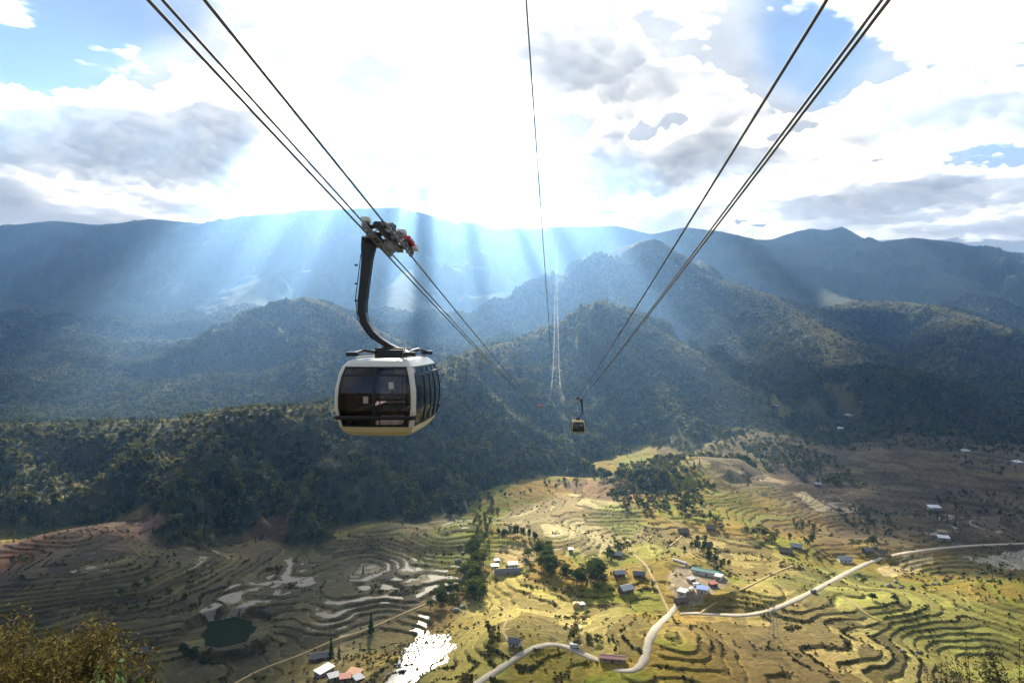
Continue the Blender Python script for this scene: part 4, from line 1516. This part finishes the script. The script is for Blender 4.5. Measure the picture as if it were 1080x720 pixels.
    for sy in (-1, 1):
        for sx in (-1, 1):
            m = MB()
            m.beam((sx * .38, sy * .45, 2.20), (sx * .58, sy * .95, 2.27), .10, .08)
            m.beam((sx * .58, sy * .95, 2.27), (sx * .80, sy * 1.30, 2.20), .10, .06)
            m.beam((sx * .62, sy * 1.28, 2.17), (sx * .96, sy * 1.30, 2.17), .16, .10)
            arm = put('roof_arm', m, dark_steel, bevel=.012)
            q = MB()
            q.beam((sx * .44, sy * .62, 2.275), (sx * .60, sy * .98, 2.325), .035, .015)
            q.box((sx * .80, sy * 1.30, 2.235), (.30, .12, .02))
            q.build('arm_cover', white_paint, arm)
    m = MB()
    for sx in (-1, 1):
        m.tube([(sx * .72, -1.35, 2.02), (sx * .72, -1.35, 2.09), (sx * .72, 1.35, 2.09), (sx * .72, 1.35, 2.02)], .018, 6)
    put('roof_rail', m, galv)
    m = MB()
    m.tube([(0, 0, -.03), (0, 0, -.12)], .09, 10)
    m.tube([(0, 0, -.12), (0, 0, -.17)], .05, 8)
    put('underside_guide', m, cream)
    # curved hanger arm: box section in the cross-track plane
    s = side
    pts = [(.60, .22), (.62, -.05), (.66, -.45), (.73, -1.1), (.80, -1.70), (.80, -2.02), (.72, -2.32), (.54, -2.60), (.28, -2.82), (.0, -2.98), (-.30, -3.10)]
    wd = [.38, .40, .29, .26, .25, .24, .22, .20, .17, .14, .11]
    V, Fs = [], []
    for i, (px, pz_) in enumerate(pts):
        a_, b_ = pts[max(i - 1, 0)], pts[min(i + 1, len(pts) - 1)]
        t = Vector((b_[0] - a_[0], 0, b_[1] - a_[1])).normalized()
        n2 = Vector((t.z, 0, -t.x))
        c = Vector((px, 0, pz_))
        hy = .17
        for dn, dy in ((-1, -.8), (-.8, -1), (.8, -1), (1, -.8), (1, .8), (.8, 1), (-.8, 1), (-1, .8)):
            v = c + n2 * dn * wd[i] / 2
            V.append(Vector((v.x * s, dy * hy, v.z)))
    for i in range(len(pts) - 1):
        for k in range(8):
            q = (i * 8 + k, i * 8 + (k + 1) % 8, (i + 1) * 8 + (k + 1) % 8, (i + 1) * 8 + k)
            Fs.append(q if s < 0 else q[::-1])
    Fs += [tuple(range(8)) if s > 0 else tuple(range(7, -1, -1)), tuple(range(len(V) - 1, len(V) - 9, -1)) if s > 0 else tuple(range(len(V) - 8, len(V)))]
    arm = put('hanger_arm', MB().add(V, Fs), dark_steel, at=Vector((0, 0, 0)))
    m = MB()
    m.box((0, 0, -3.13), (.34, .40, .26))
    m.build('arm_foot', dark_steel, arm)
    q = MB()
    for zz in (-.6, -1.15, -1.65):
        q.tube([(s * .95, -.02, zz), (s * 1.03, -.02, zz)], .03, 6)
    q.tube([(s * .80, -.18, -.3), (s * .96, -.19, -1.6), (s * .90, -.19, -2.2), (s * .45, -.19, -2.82)], .014, 5)
    q.build('arm_cable', black_plastic, arm)
    # carriage running on the two track ropes
    car = empty('carriage', (0, 0, 0))
    car.parent = root
    car.rotation_euler = (slope, 0, 0)
    car.scale = (.92, .78, .64)
    m = MB()
    m.box((0, 0, .30), (.22, 3.6, .20))
    for yy in (-1.35, -.45, .45, 1.35):
        m.box((0, yy, .33), (.95, .16, .14))
    m.box((s * .48, 0, .16), (.46, .75, .36))
    m.tube([(s * .15, -.55, .12), (s * .75, -.55, .10)], .09, 8)
    m.tube([(s * .15, .55, .12), (s * .75, .55, .10)], .09, 8)
    m.build('chassis', dark_steel, car, bevel=.02)
    wheel_me = None
    for sx in (-1, 1):
        for by in (-1.55, -.55, .55, 1.55):
            m = MB()
            for e in (-1, 1):
                m.box((sx * HT + e * .075, by, .22), (.022, .78, .13))
            m.box((sx * HT, by, .32), (.17, .24, .12))
            bog = m.build('bogie', dark_steel, car, bevel=.01)
            for wy in (-.26, .26):
                if wheel_me is None:
                    q = MB()
                    q.tube([(-.055, 0, 0), (-.035, 0, 0), (-.03, 0, 0), (.03, 0, 0), (.035, 0, 0), (.055, 0, 0)], [.175, .175, .15, .15, .175, .175], 16)
                    wheel_me = mesh('wheel', q.v, q.f)
                    wheel_me.materials.append(galv)
                w_ = obj('wheel', wheel_me, None, bog)
                w_.location = (sx * HT, by + wy, .178)
    m = MB()
    m.box((0, 0, -.10), (.20, .70, .30))
    for yy in (-.28, .28):
        m.box((0, yy, -.24), (.30, .12, .12))
    m.build('rope_grip', galv, car, bevel=.02)
    for x_, y_, z_, sz, mt, nm in ((-s * .40, 1.05, .54, (.30, .95, .22), red_paint, 'red_cover'), (-s * .42, 1.95, .50, (.30, .55, .24), white_paint, 'white_cover'), (-s * .42, -.1, .52, (.26, .40, .22), white_paint, 'white_cover'),
                                   (s * .36, -1.75, .48, (.26, .34, .22), white_paint, 'white_cover'), (s * .05, -.9, .55, (.3, .5, .2), dark_steel, 'motor_box'), (s * .10, .9, .58, (.34, .6, .22), dark_steel, 'motor_box'),
                                   (s * .36, 1.7, .44, (.22, .5, .14), white_paint, 'white_cover')):
        m = MB()
        m.box((x_, y_, z_), sz)
        m.build(nm, mt, car, bevel=.04)
    m = MB()
    for k in range(5):
        yy = -1.3 + .62 * k
        m.tube([(s * .30, yy, .40), (s * .22, yy + .1, .62), (-s * .05, yy + .25, .66), (-s * .26, yy + .35, .44)], .022, 6)
    m.build('hose', black_plastic, car)
    return root


make_car(XL, AL, 20.1, -1, 'large near cable car with cream shell and dark tinted windows on the left track', cream, ivory)
make_car(XR, AR, 115.0, 1, 'small distant cable car, its cream coloured as if sunlit, hanging on the right track above the valley', sunlit_cream, sunlit_cream)

# orange warning ball on the left ropes
b = rope_pt(XL, AL - .2, 200)
m = MB()
m.tube([b + Vector((0, 0.55 * math.cos(t) * -1, 0)) for t in np.linspace(0, math.pi, 9)], [max(.02, .55 * math.sin(t)) for t in np.linspace(0, math.pi, 9)], 12)
ball = tag(m.build('warning_ball', mat('orange_plastic', (.85, .22, .05), .5), None, True), 'small orange warning ball on the left ropes over the valley', 'marker ball')

# ---- support tower on the shoulder of the central hill
tx, ty = KX * Y_TOWER + (XL + XR) / 2, Y_TOWER
tz0 = ground_z(tx, ty)
tz1 = rope_pt(0, 5.3, Y_TOWER).z
tw = empty('ropeway_tower', (tx, ty, tz0), -math.atan(KX), 'pale steel ropeway tower on the shoulder of the central hill', 'tower')
H = tz1 - tz0
for sx in (-1, 1):
    for sy in (-1, 1):
        m = MB()
        m.tube([(sx * 4.2, sy * 4.2, -4), (sx * 1.5, sy * 1.5, H - 1)], [.5, .32], 8)
        m.build('leg', galv, tw)
nb = max(3, int(H / 7))
for k in range(nb):
    z0, z1 = H * k / nb, H * (k + 1) / nb
    f = lambda z: 4.2 + (1.5 - 4.2) * (z + 4) / (H + 3)
    m = MB()
    for (ax, ay, bx_, by_) in ((-1, -1, 1, -1), (1, -1, 1, 1), (1, 1, -1, 1), (-1, 1, -1, -1)):
        m.tube([(ax * f(z0), ay * f(z0), z0), (bx_ * f(z1), by_ * f(z1), z1)], .16, 5)
        m.tube([(bx_ * f(z0), by_ * f(z0), z0), (ax * f(z1), ay * f(z1), z1)], .16, 5)
        m.tube([(ax * f(z1), ay * f(z1), z1), (bx_ * f(z1), by_ * f(z1), z1)], .16, 5)
    m.build('bracing', galv, tw)
m = MB()
m.box((0, 0, H - .9), (11.5, 1.8, 1.2))
m.build('crossarm', galv, tw)
for sx in (-1, 1):
    m = MB()
    m.box((sx * 4.23, 0, H - .15), (1.6, 9, .4))
    m.build('rope_saddle', white_paint, tw)
m = MB()
m.tube([(0, 0, H - .5), (0, 0, H + 5.9)], .25, 6)
m.build('mast', galv, tw)
for sx in (-1, 1):
    m = MB()
    m.beam((sx * 4.23, -3, H + .3), (0, 0, H + 5), .25)
    m.build('stay', galv, tw)

# ---- thin cable from the tower down to its base in the village
vb = PLOT['base']
base_top = Vector((vb.x, vb.y, ground_z(vb.x, vb.y) + 6.0))
tt = Vector((tx + 1.5, ty, tz1 + 2))
m = MB()
m.tube([base_top.lerp(tt, k / 40) + Vector((0, 0, -14 * (k / 40) * (1 - k / 40))) for k in range(41)], .05, 5)
tag(m.build('village_cable', mat('cable_sheath', (.40, .39, .36), .8), None, True), 'thin pale cable rising from the village base to the far tower', 'cable')

# ------------------------------------------------------------------ houses
ROOF = {k: mat('roof_' + k, c, r, 0.0, noise=.16, scale=.6, bump=.2) for k, c, r in (
    ('white', (.72, .71, .68), .45), ('grey', (.21, .20, .19), .7), ('pale_grey', (.42, .42, .41), .55), ('brown', (.16, .115, .075), .9), ('thatch', (.22, .17, .10), .95),
    ('teal', (.14, .36, .30), .5), ('blue', (.08, .20, .55), .5), ('pink', (.58, .30, .25), .7), ('red', (.42, .10, .06), .7), ('slate_blue', (.10, .13, .19), .6), ('orange', (.52, .22, .08), .7))}
WALL = {k: mat('wall_' + k, c, .85, noise=.14, scale=.8) for k, c in (('timber', (.13, .085, .05)), ('white', (.66, .63, .57)), ('tan', (.42, .32, .21)), ('grey', (.33, .31, .29)))}
door_m = mat('door_wood', (.06, .04, .025), .8)
glass_dark = mat('window_glass', (.02, .025, .03), .12)


def house(px, py, L, W, Hh, yaw, roof, wall, label, form='gable', rise=1.8, cat='house', name='house', dxy=(0, 0), wins=2):
    v = hit(px, py, height)
    z = ground_z(v.x, v.y)
    o = empty(name, (v.x + dxy[0], v.y + dxy[1], z), R(yaw), label, cat)
    l, w = L / 2, W / 2
    m = MB()
    if form == 'gable':
        V = [(-l, -w, -.8), (l, -w, -.8), (l, w, -.8), (-l, w, -.8), (-l, -w, Hh), (l, -w, Hh), (l, w, Hh), (-l, w, Hh), (-l, 0, Hh + rise * .97), (l, 0, Hh + rise * .97)]
        Fs = [(0, 1, 5, 4), (2, 3, 7, 6), (1, 2, 6, 9, 5), (3, 0, 4, 8, 7), (0, 3, 2, 1)]
    else:
        V = [(-l, -w, -.8), (l, -w, -.8), (l, w, -.8), (-l, w, -.8), (-l, -w, Hh), (l, -w, Hh), (l, w, Hh + rise), (-l, w, Hh + rise)]
        Fs = [(0, 1, 5, 4), (1, 2, 6, 5), (2, 3, 7, 6), (3, 0, 4, 7), (0, 3, 2, 1)]
    m.add(V, Fs)
    m.build('wall', WALL[wall], o)
    e, t = .55, .16
    rf = empty('roof') if False else None
    slopes = ((1, -1), (1, 1)) if form == 'gable' else ((0, 0),)
    for _, sgn in slopes:
        q = MB()
        if form == 'gable':
            a, b = (w + e, Hh - e * rise / w), (0, Hh + rise)
            V = []
            for x in (-l - e, l + e):
                V += [(x, sgn * a[0], a[1]), (x, sgn * .0, b[1]), (x, sgn * .0, b[1] + t), (x, sgn * a[0], a[1] + t)]
        else:
            k = rise / W
            V = []
            for x in (-l - e, l + e):
                V += [(x, -w - e, Hh - e * k + .03), (x, w + e, Hh + rise + e * k + .03), (x, w + e, Hh + rise + e * k + t), (x, -w - e, Hh - e * k + t)]
        q.add(V, [(0, 1, 2, 3), (7, 6, 5, 4), (0, 4, 5, 1), (1, 5, 6, 2), (2, 6, 7, 3), (3, 7, 4, 0)])
        r_ = q.build('roof', ROOF[roof], o)
        if form == 'gable':                                     # battens that ridge the roofing sheets
            nb_ = int(L / 1.1)
            q = MB()
            for i in range(nb_ + 1):
                x = -l - e + (L + 2 * e) * i / nb_
                q.beam((x, sgn * .05, b[1] + t + .02), (x, sgn * a[0], a[1] + t + .02), .09, .06)
            q.build('roof_rib', ROOF[roof], r_)
    if form == 'gable':
        q = MB()
        q.box((0, 0, Hh + rise + t + .03), (L + 2 * e, .35, .12))
        q.build('ridge_cap', ROOF[roof], o)
    # openings on the side that looks at the valley
    q = MB()
    q.box((0, -w - .02, 1.0), (1.1, .10, 2.0))
    q.build('door', door_m, o)
    for k in range(wins):
        x = (-1) ** k * L * .30
        q = MB()
        for dx, dz, sx, sz in ((0, .55, 1.3, .12), (0, -.55, 1.3, .12), (-.59, 0, .12, 1.0), (.59, 0, .12, 1.0)):
            q.box((x + dx, -w - .05, min(Hh * .62, 1.6) + dz), (sx, .10, sz))
        wf = q.build('window', WALL['white'], o)
        q = MB()
        q.box((x, -w - .03, min(Hh * .62, 1.6)), (1.06, .06, .98))
        q.build('pane', glass_dark, wf)
    return o


house(660, 624, 10, 7, 3.2, 28, 'white', 'timber', 'house with bright white gabled roof in the middle of the village', rise=2.4)
house(653, 607, 8, 6, 2.8, 10, 'pale_grey', 'timber', 'small pale grey roofed house, left of two behind the white roofed house')
house(674, 608, 9, 6, 2.8, -8, 'grey', 'timber', 'dark grey roofed house, right of two behind the white roofed house')
house(651, 587, 8, 6, 2.8, -15, 'pale_grey', 'timber', 'grey house at the upper edge of the village among dark trees')
house(535, 605, 22, 6, 3.0, 8, 'grey', 'grey', 'long low grey roofed house below the tan square field', rise=1.6, wins=4)
house(541, 598, 8, 5, 3.2, 8, 'teal', 'white', 'small teal roofed building just behind the long grey house', form='shed', rise=.8)
house(522, 599, 6, 4, 2.6, 12, 'white', 'white', 'small white roofed hut at the left end of the long grey house', form='shed', rise=.6)
house(524, 593, 4, 3, 2.4, 20, 'white', 'tan', 'tiny white roofed hut behind the left end of the long grey house', form='shed', rise=.5)
house(746, 606, 24, 6, 3.4, -33, 'teal', 'white', 'long teal roofed shed along the back of the bare yard', rise=1.2, wins=6, cat='shed', name='shed')
house(758, 611, 5, 5, 3.4, -33, 'white', 'white', 'white cube building at the right end of the teal shed', form='shed', rise=.5)
house(741, 624, 8, 6, 3.0, -25, 'blue', 'white', 'hut with blue and white sheet roof at the front of the yard', form='shed', rise=.7)
house(752, 618, 6, 4, 2.6, 20, 'red', 'timber', 'small red roofed hut on the right side of the yard', form='shed', rise=.7)
house(720, 627, 6, 5, 3.2, -40, 'white', 'white', 'white roofed hut on the left side of the yard beside the footpath', form='shed', rise=.7)
house(718, 636, 9, 5, 2.8, 12, 'brown', 'timber', 'brown roofed hut at the mouth of the yard', rise=1.3)
house(729, 613, 6, 4, 2.6, 35, 'pale_grey', 'tan', 'grey roofed lean-to in the middle of the yard', form='shed', rise=.5)
house(646, 697, 15, 5, 2.8, -10, 'pink', 'tan', 'long pink roofed building on the inside of the road bend', rise=1.0, wins=4)
house(543, 680, 7, 5, 2.8, -20, 'grey', 'white', 'small grey roofed hut beside the road left of the bend')
house(721, 562, 9, 7, 2.2, 5, 'thatch', 'timber', 'brown thatched house, left one at the foot of the terraced hill', rise=3.0)
house(750, 558, 9, 7, 2.2, -20, 'thatch', 'timber', 'brown thatched house, right one at the foot of the terraced hill', rise=3.0)
house(747, 576, 7, 5, 2.2, 15, 'brown', 'timber', 'small brown roofed house above the dark grove of the yard', rise=2.2)
house(829, 583, 11, 7, 2.4, -25, 'thatch', 'timber', 'large brown farmhouse above the curved terraces, left of its neighbour', rise=2.8)
house(840, 578, 9, 6, 2.4, -30, 'pale_grey', 'timber', 'grey roofed farmhouse right behind the large brown farmhouse', rise=2.2)
house(891, 592, 11, 7, 3.0, -8, 'pale_grey', 'white', 'white walled house with pale grey roof close above the road', rise=2.0)
house(915, 582, 8, 6, 2.6, 10, 'grey', 'timber', 'dark grey roofed house, left one of the pair above the road', rise=1.8)
house(930, 584, 8, 6, 2.6, -5, 'brown', 'tan', 'brown roofed house, right one of the pair above the road', rise=1.8)
house(995, 569, 10, 6, 2.8, -18, 'white', 'grey', 'lone white roofed house in the shade above the far road', form='shed', rise=1.2)
house(895, 439, 14, 9, 3.2, 5, 'white', 'grey', 'white roofed house, uppermost of three on the dark slope', form='shed', rise=2.0)
house(893, 444, 8, 6, 2.8, 5, 'white', 'grey', 'small white roofed house, middle one of three on the dark slope', form='shed', rise=1.5)
house(887, 453, 12, 8, 3.0, -10, 'white', 'grey', 'white roofed house, lowest of three on the dark slope', form='shed', rise=2.0)
house(819, 429, 7, 6, 2.6, 0, 'pale_grey', 'timber', 'tiny pale roof alone on the reddish clearing of the far slope', form='shed', rise=1.2)
house(908, 425, 8, 6, 2.6, 0, 'grey', 'timber', 'dim grey roof above the three white roofs on the slope', form='shed', rise=1.2)
house(985, 537, 13, 8, 3.0, -5, 'white', 'grey', 'white roofed house in the shaded far right of the valley', form='shed', rise=1.6)
house(1073, 489, 12, 8, 3.0, 10, 'white', 'grey', 'white roof at the right edge of the photo below the dark hill', form='shed', rise=1.6)
house(1018, 477, 12, 8, 3.0, 0, 'pale_grey', 'grey', 'pale roof on the brown shelf under the dark hill', form='shed', rise=1.6)
house(862, 512, 8, 6, 2.6, 0, 'pale_grey', 'timber', 'small grey roof at the edge of the wood above the pale paddies', rise=1.6)
house(337, 695, 12, 7, 2.8, 22, 'grey', 'timber', 'dark grey roofed barn beside the lower left path', rise=1.8, cat='barn', name='barn')
house(342, 710, 12, 5, 2.8, 60, 'pale_grey', 'grey', 'long pale grey roofed barn below the dark grey barn', form='shed', rise=1.0, cat='barn', name='barn')
house(352, 716, 6, 5, 2.4, 30, 'slate_blue', 'grey', 'small slate blue roofed shack beside the long pale barn', form='shed', rise=.6, cat='shack', name='shack')
house(364, 717, 6, 5, 2.4, 15, 'red', 'grey', 'small red roofed shack, second from the long pale barn', form='shed', rise=.6, cat='shack', name='shack')
house(374, 712, 8, 6, 2.4, -20, 'orange', 'tan', 'orange roofed shack at the bottom edge of the photo', form='shed', rise=.7, cat='shack', name='shack')
house(378, 718, 5, 5, 2.4, 40, 'slate_blue', 'grey', 'slate blue roofed shack below the orange roofed one', form='shed', rise=.6, cat='shack', name='shack')
house(149, 690, 9, 6, 2.8, 10, 'slate_blue', 'timber', 'slate blue roofed house in the shade behind the leafy bush', rise=1.8)
house(602, 582, 4, 3.5, 3.0, 0, 'white', 'white', 'tiny white hut in the fields under the thin cable', form='shed', rise=.5)
house(613, 640, 4.5, 3.5, 2.6, 15, 'pale_grey', 'white', 'small white hut right of the yellow cable base', form='shed', rise=.5)

# yellow concrete base where the thin cable is anchored
bo = empty('anchor_block', (vb.x, vb.y, ground_z(vb.x, vb.y)), 0, 'yellow concrete block anchoring the thin cable in the village', 'cable base')
yellow = mat('yellow_concrete', (.55, .42, .18), .8, noise=.15, scale=.6)
m = MB()
m.box((0, 0, 1.2), (5.5, 6, 3.6))
m.build('block', yellow, bo, bevel=.2)
m = MB()
m.box((0, 0, 3.2), (3.6, 4, .8))
m.build('cap', yellow, bo, bevel=.1)
m = MB()
m.tube([(0, 0, 3.4), (0, 0, 6.1)], .25, 8)
m.build('anchor_post', galv, bo)
vl = PLOT['base_low']
bo2 = empty('platform', (vl.x, vl.y, ground_z(vl.x, vl.y)), R(12), 'round yellow earth platform below the cable base', 'platform')
m = MB()
m.tube([(0, 0, -1.5), (0, 0, .9), (0, 0, 1.1)], [5.2, 4.8, 4.2], 18)
m.build('mound', yellow, bo2)
m = MB()
m.box((.6, .5, 1.9), (2.6, 2.2, 1.6))
m.build('hatch_house', WALL['tan'], bo2, bevel=.05)

# white trucks and stacks in the yard, cars on the road side
def truck(px, py, yaw, L, label, body, cabc):
    v = hit(px, py, height)
    o = empty('truck', (v.x, v.y, ground_z(v.x, v.y)), R(yaw), label, 'truck')
    m = MB()
    m.box((-L * .12, 0, 1.75), (L * .72, 2.2, 2.1))
    m.build('cargo_box', body, o, bevel=.06)
    m = MB()
    m.add([(L * .27, -1.05, .7), (L * .5, -1.05, .7), (L * .5, 1.05, .7), (L * .27, 1.05, .7), (L * .27, -1, 2.5), (L * .42, -1, 2.5), (L * .42, 1, 2.5), (L * .27, 1, 2.5)],
          [(0, 3, 2, 1), (4, 5, 6, 7), (0, 1, 5, 4), (1, 2, 6, 5), (2, 3, 7, 6), (3, 0, 4, 7)])
    m.build('cab', cabc, o, bevel=.08)
    m = MB()
    m.add([(L * .476, -.9, 1.4), (L * .476, .9, 1.4), (L * .437, .88, 2.3), (L * .437, -.88, 2.3)], [(0, 1, 2, 3)])
    g_ = m.build('windscreen', glass_dark, o)
    g_.location = (.03, 0, .02)
    m = MB()
    m.box((0, 0, .62), (L * .95, 1.0, .2))
    m.build('chassis', dark_steel, o)
    for x in (-L * .32, L * .36):
        for sy in (-1, 1):
            m = MB()
            m.tube([(x, sy * .85, .48), (x, sy * 1.1, .48)], .48, 12)
            m.build('wheel', black_plastic, o)
    return o


truck(729, 623, 60, 7, 'white box truck parked in the middle of the yard', white_paint, white_paint)
truck(606, 683, -12, 6, 'white box truck beside the road left of the pink roofed building', white_paint, white_paint)
truck(735, 618, 10, 6, 'white truck with blue cab near the blue roofed hut', white_paint, ROOF['blue'])
truck(858, 625, 35, 5, 'small dark truck driving on the pale road below the farmhouses', ROOF['grey'], ROOF['slate_blue'])

sheet = mat('white_sheeting', (.74, .74, .72), .6)
for k in range(5):
    v = hit(711 + 3.0 * k, 591 + .9 * k, height)
    m = MB()
    m.box((0, 0, .7), (2.6, 1.6, 1.4))
    m.box((random.uniform(-.4, .4), .1, 1.6), (1.6, 1.2, .5))
    o = m.build('covered_stack', sheet, None, bevel=.12)
    o.location = (v.x, v.y, ground_z(v.x, v.y))
    o.rotation_euler = (0, 0, random.uniform(-.4, .2))
    tag(o, ['leftmost', 'second', 'third', 'fourth', 'rightmost'][k] + ' of five white covered stacks along the upper edge of the yard', 'stack', 'white stacks above the yard')

# lattice power pylon on the lower right terraces
v = hit(816, 673, height)
py_ = empty('power_pylon', (v.x, v.y, ground_z(v.x, v.y)), R(20), 'pale lattice power pylon on the terraces below the road', 'pylon')
PH = 23.0
fw_ = lambda z: 2.2 * (1 - z / PH) + .35
for sx in (-1, 1):
    for sy in (-1, 1):
        m = MB()
        m.tube([(sx * fw_(0), sy * fw_(0), -1), (sx * fw_(PH), sy * fw_(PH), PH)], .11, 5)
        m.build('leg', galv, py_)
for k in range(7):
    z0, z1 = PH * k / 7, PH * (k + 1) / 7
    m = MB()
    for (ax, ay, bx_, by_) in ((-1, -1, 1, -1), (1, -1, 1, 1), (1, 1, -1, 1), (-1, 1, -1, -1)):
        m.tube([(ax * fw_(z0), ay * fw_(z0), z0), (bx_ * fw_(z1), by_ * fw_(z1), z1)], .06, 4)
        m.tube([(bx_ * fw_(z0), by_ * fw_(z0), z0), (ax * fw_(z1), ay * fw_(z1), z1)], .06, 4)
    m.build('bracing', galv, py_)
for z, w_ in ((15, 3.2), (18, 2.8), (21, 2.2)):
    m = MB()
    for sx in (-1, 1):
        m.tube([(0, 0, z + .5), (sx * w_, 0, z)], .07, 4)
        m.tube([(0, 0, z - .5), (sx * w_, 0, z)], .07, 4)
        m.tube([(sx * w_, 0, z), (sx * w_, 0, z - 1)], .07, 4)
    m.build('crossarm', galv, py_)

# grey boulders strewn beside the stream grove and on the green terraces
rock_m = mat('grey_rock', (.26, .24, .21), .95, noise=.3, scale=.7, bump=.5)
for k, (px, py, r) in enumerate([(484, 576, 1.8), (488, 584, 2.2), (483, 592, 2.6), (489, 600, 2.0), (486, 612, 2.2), (481, 644, 2.4), (488, 640, 2.0), (938, 618, 2.2), (945, 614, 2.0), (950, 620, 1.8), (952, 687, 1.5), (968, 688, 1.6), (985, 616, 1.6)]):
    bm = bmesh.new()
    bmesh.ops.create_icosphere(bm, subdivisions=2, radius=r)
    for q in bm.verts:
        n_ = 1 + .28 * math.sin(q.co.x * 2.1 + k * 3) * math.cos(q.co.y * 1.7 + k) + random.uniform(-.12, .12)
        q.co = Vector((q.co.x * n_ * 1.2, q.co.y * n_, q.co.z * n_ * .75))
    me = bpy.data.meshes.new('boulder')
    bm.to_mesh(me)
    bm.free()
    v = hit(px, py, height)
    o = obj('boulder', me, rock_m)
    o.location = (v.x, v.y, ground_z(v.x, v.y) + r * .3)
    o.rotation_euler = (0, 0, k * 1.3)
    where = 'lying along the left edge of the stream grove' if k < 7 else 'lying on the green terraces right of the road'
    tag(o, 'rough grey boulder ' + where, 'boulder', 'boulders by the stream grove' if k < 7 else 'boulders on the right terraces')

# ------------------------------------------------------------------ foreground bushes
def bush(name, px, py, Y, h, rad, stems, leaves, size, aspect, leafm, label, seed, droop=.25, stem_r=.012):
    x = (px - 540) / FPX * Y
    z0 = ground_z(x, Y)
    top = (360 - py) / FPX * Y
    h = top - z0
    o = empty(name, (x, Y, z0), 0, label, 'bush')
    g = np.random.default_rng(seed)
    st = MB()
    Cs, Ns = [], []
    for i in range(stems):
        a = g.uniform(0, 2 * math.pi)
        r1 = rad * math.sqrt(g.uniform(0.02, 1))
        hh = h * (1 - .38 * (r1 / rad) ** 2) * g.uniform(.72, 1.04)
        p = [np.array([math.cos(a) * r1 * .25, math.sin(a) * r1 * .25, -.2]), np.array([math.cos(a) * r1 * .5, math.sin(a) * r1 * .5, hh * .45]),
             np.array([math.cos(a) * r1 * .85, math.sin(a) * r1 * .85, hh * .82]), np.array([math.cos(a) * r1 * (1.0 + droop), math.sin(a) * r1 * (1 + droop), hh])]
        st.tube([tuple(q) for q in p], [stem_r * 1.6, stem_r * 1.2, stem_r * .8, stem_r * .3], 4)
        k = leaves // stems
        t = g.uniform(.30, 1.0, k) ** .8
        ax = np.stack([np.interp(t, [0, .45, .82, 1], [q[j] for q in p]) for j in range(3)], 1)
        off = unit(g.normal(size=(k, 3))) * (g.uniform(.03, 1, (k, 1)) * rad * .20)
        Cs.append(ax + off)
        Ns.append(unit(off * 2 + g.normal(size=(k, 3)) * .5 + np.array([0, 0, .4])))
    C, Nn = np.vstack(Cs), np.vstack(Ns)
    V, Fq = leaf_quads(C, Nn, size * g.uniform(.55, 1.5, len(C)), aspect, seed)
    obj('foliage', mesh_np('foliage', V, Fq), leafm, o)
    st.build('stems', bark, o)
    return o


dry_leaf = leaf_mat('dry_leaf', (.11, .085, .026), (.42, .32, .10), .46, scale=1.2, rnd=.3)
dry_leaf2 = leaf_mat('dry_leaf_dark', (.050, .042, .018), (.20, .155, .055), .42, scale=1.5, rnd=.3)
shrub_leaf = leaf_mat('glossy_leaf', (.09, .15, .035), (.30, .40, .16), .45, scale=1.5, rnd=.3)
grey_leaf = leaf_mat('grey_leaf', (.05, .055, .028), (.13, .125, .060), .42, scale=.6, rnd=.4)
bush('bush', 25, 655, 13.5, 0, 2.0, 60, 15000, .085, .5, dry_leaf, 'yellow brown dry bush filling the lower left corner', 611)
bush('bush', 72, 672, 13.0, 0, 1.4, 44, 9000, .08, .5, dry_leaf, 'brown dry bush, second from the left edge', 612)
bush('bush', -25, 650, 14.5, 0, 2.0, 40, 8000, .085, .5, dry_leaf, 'tall dry bush cut off by the left edge', 617)
bush('bush', 105, 690, 13.6, 0, 1.2, 40, 6000, .075, .5, dry_leaf2, 'dark dry bush behind the green leafy one', 613)
bush('bush', 126, 684, 9.4, 0, .52, 44, 4200, .075, .75, shrub_leaf, 'green leafy bush with pale shining leaves at the lower left', 614)
bush('bush', 1030, 684, 44, 0, 3.6, 44, 7000, .20, .45, grey_leaf, 'feathery grey green bush, left one of the lower right corner', 615, stem_r=.03)
bush('bush', 1075, 672, 46, 0, 3.8, 44, 7000, .20, .45, grey_leaf, 'feathery grey green bush, right one at the lower right corner', 616, stem_r=.03)
bush('bush', 990, 704, 43, 0, 2.8, 30, 4500, .20, .45, grey_leaf, 'low feathery bush, smallest of the lower right corner', 618, stem_r=.03)
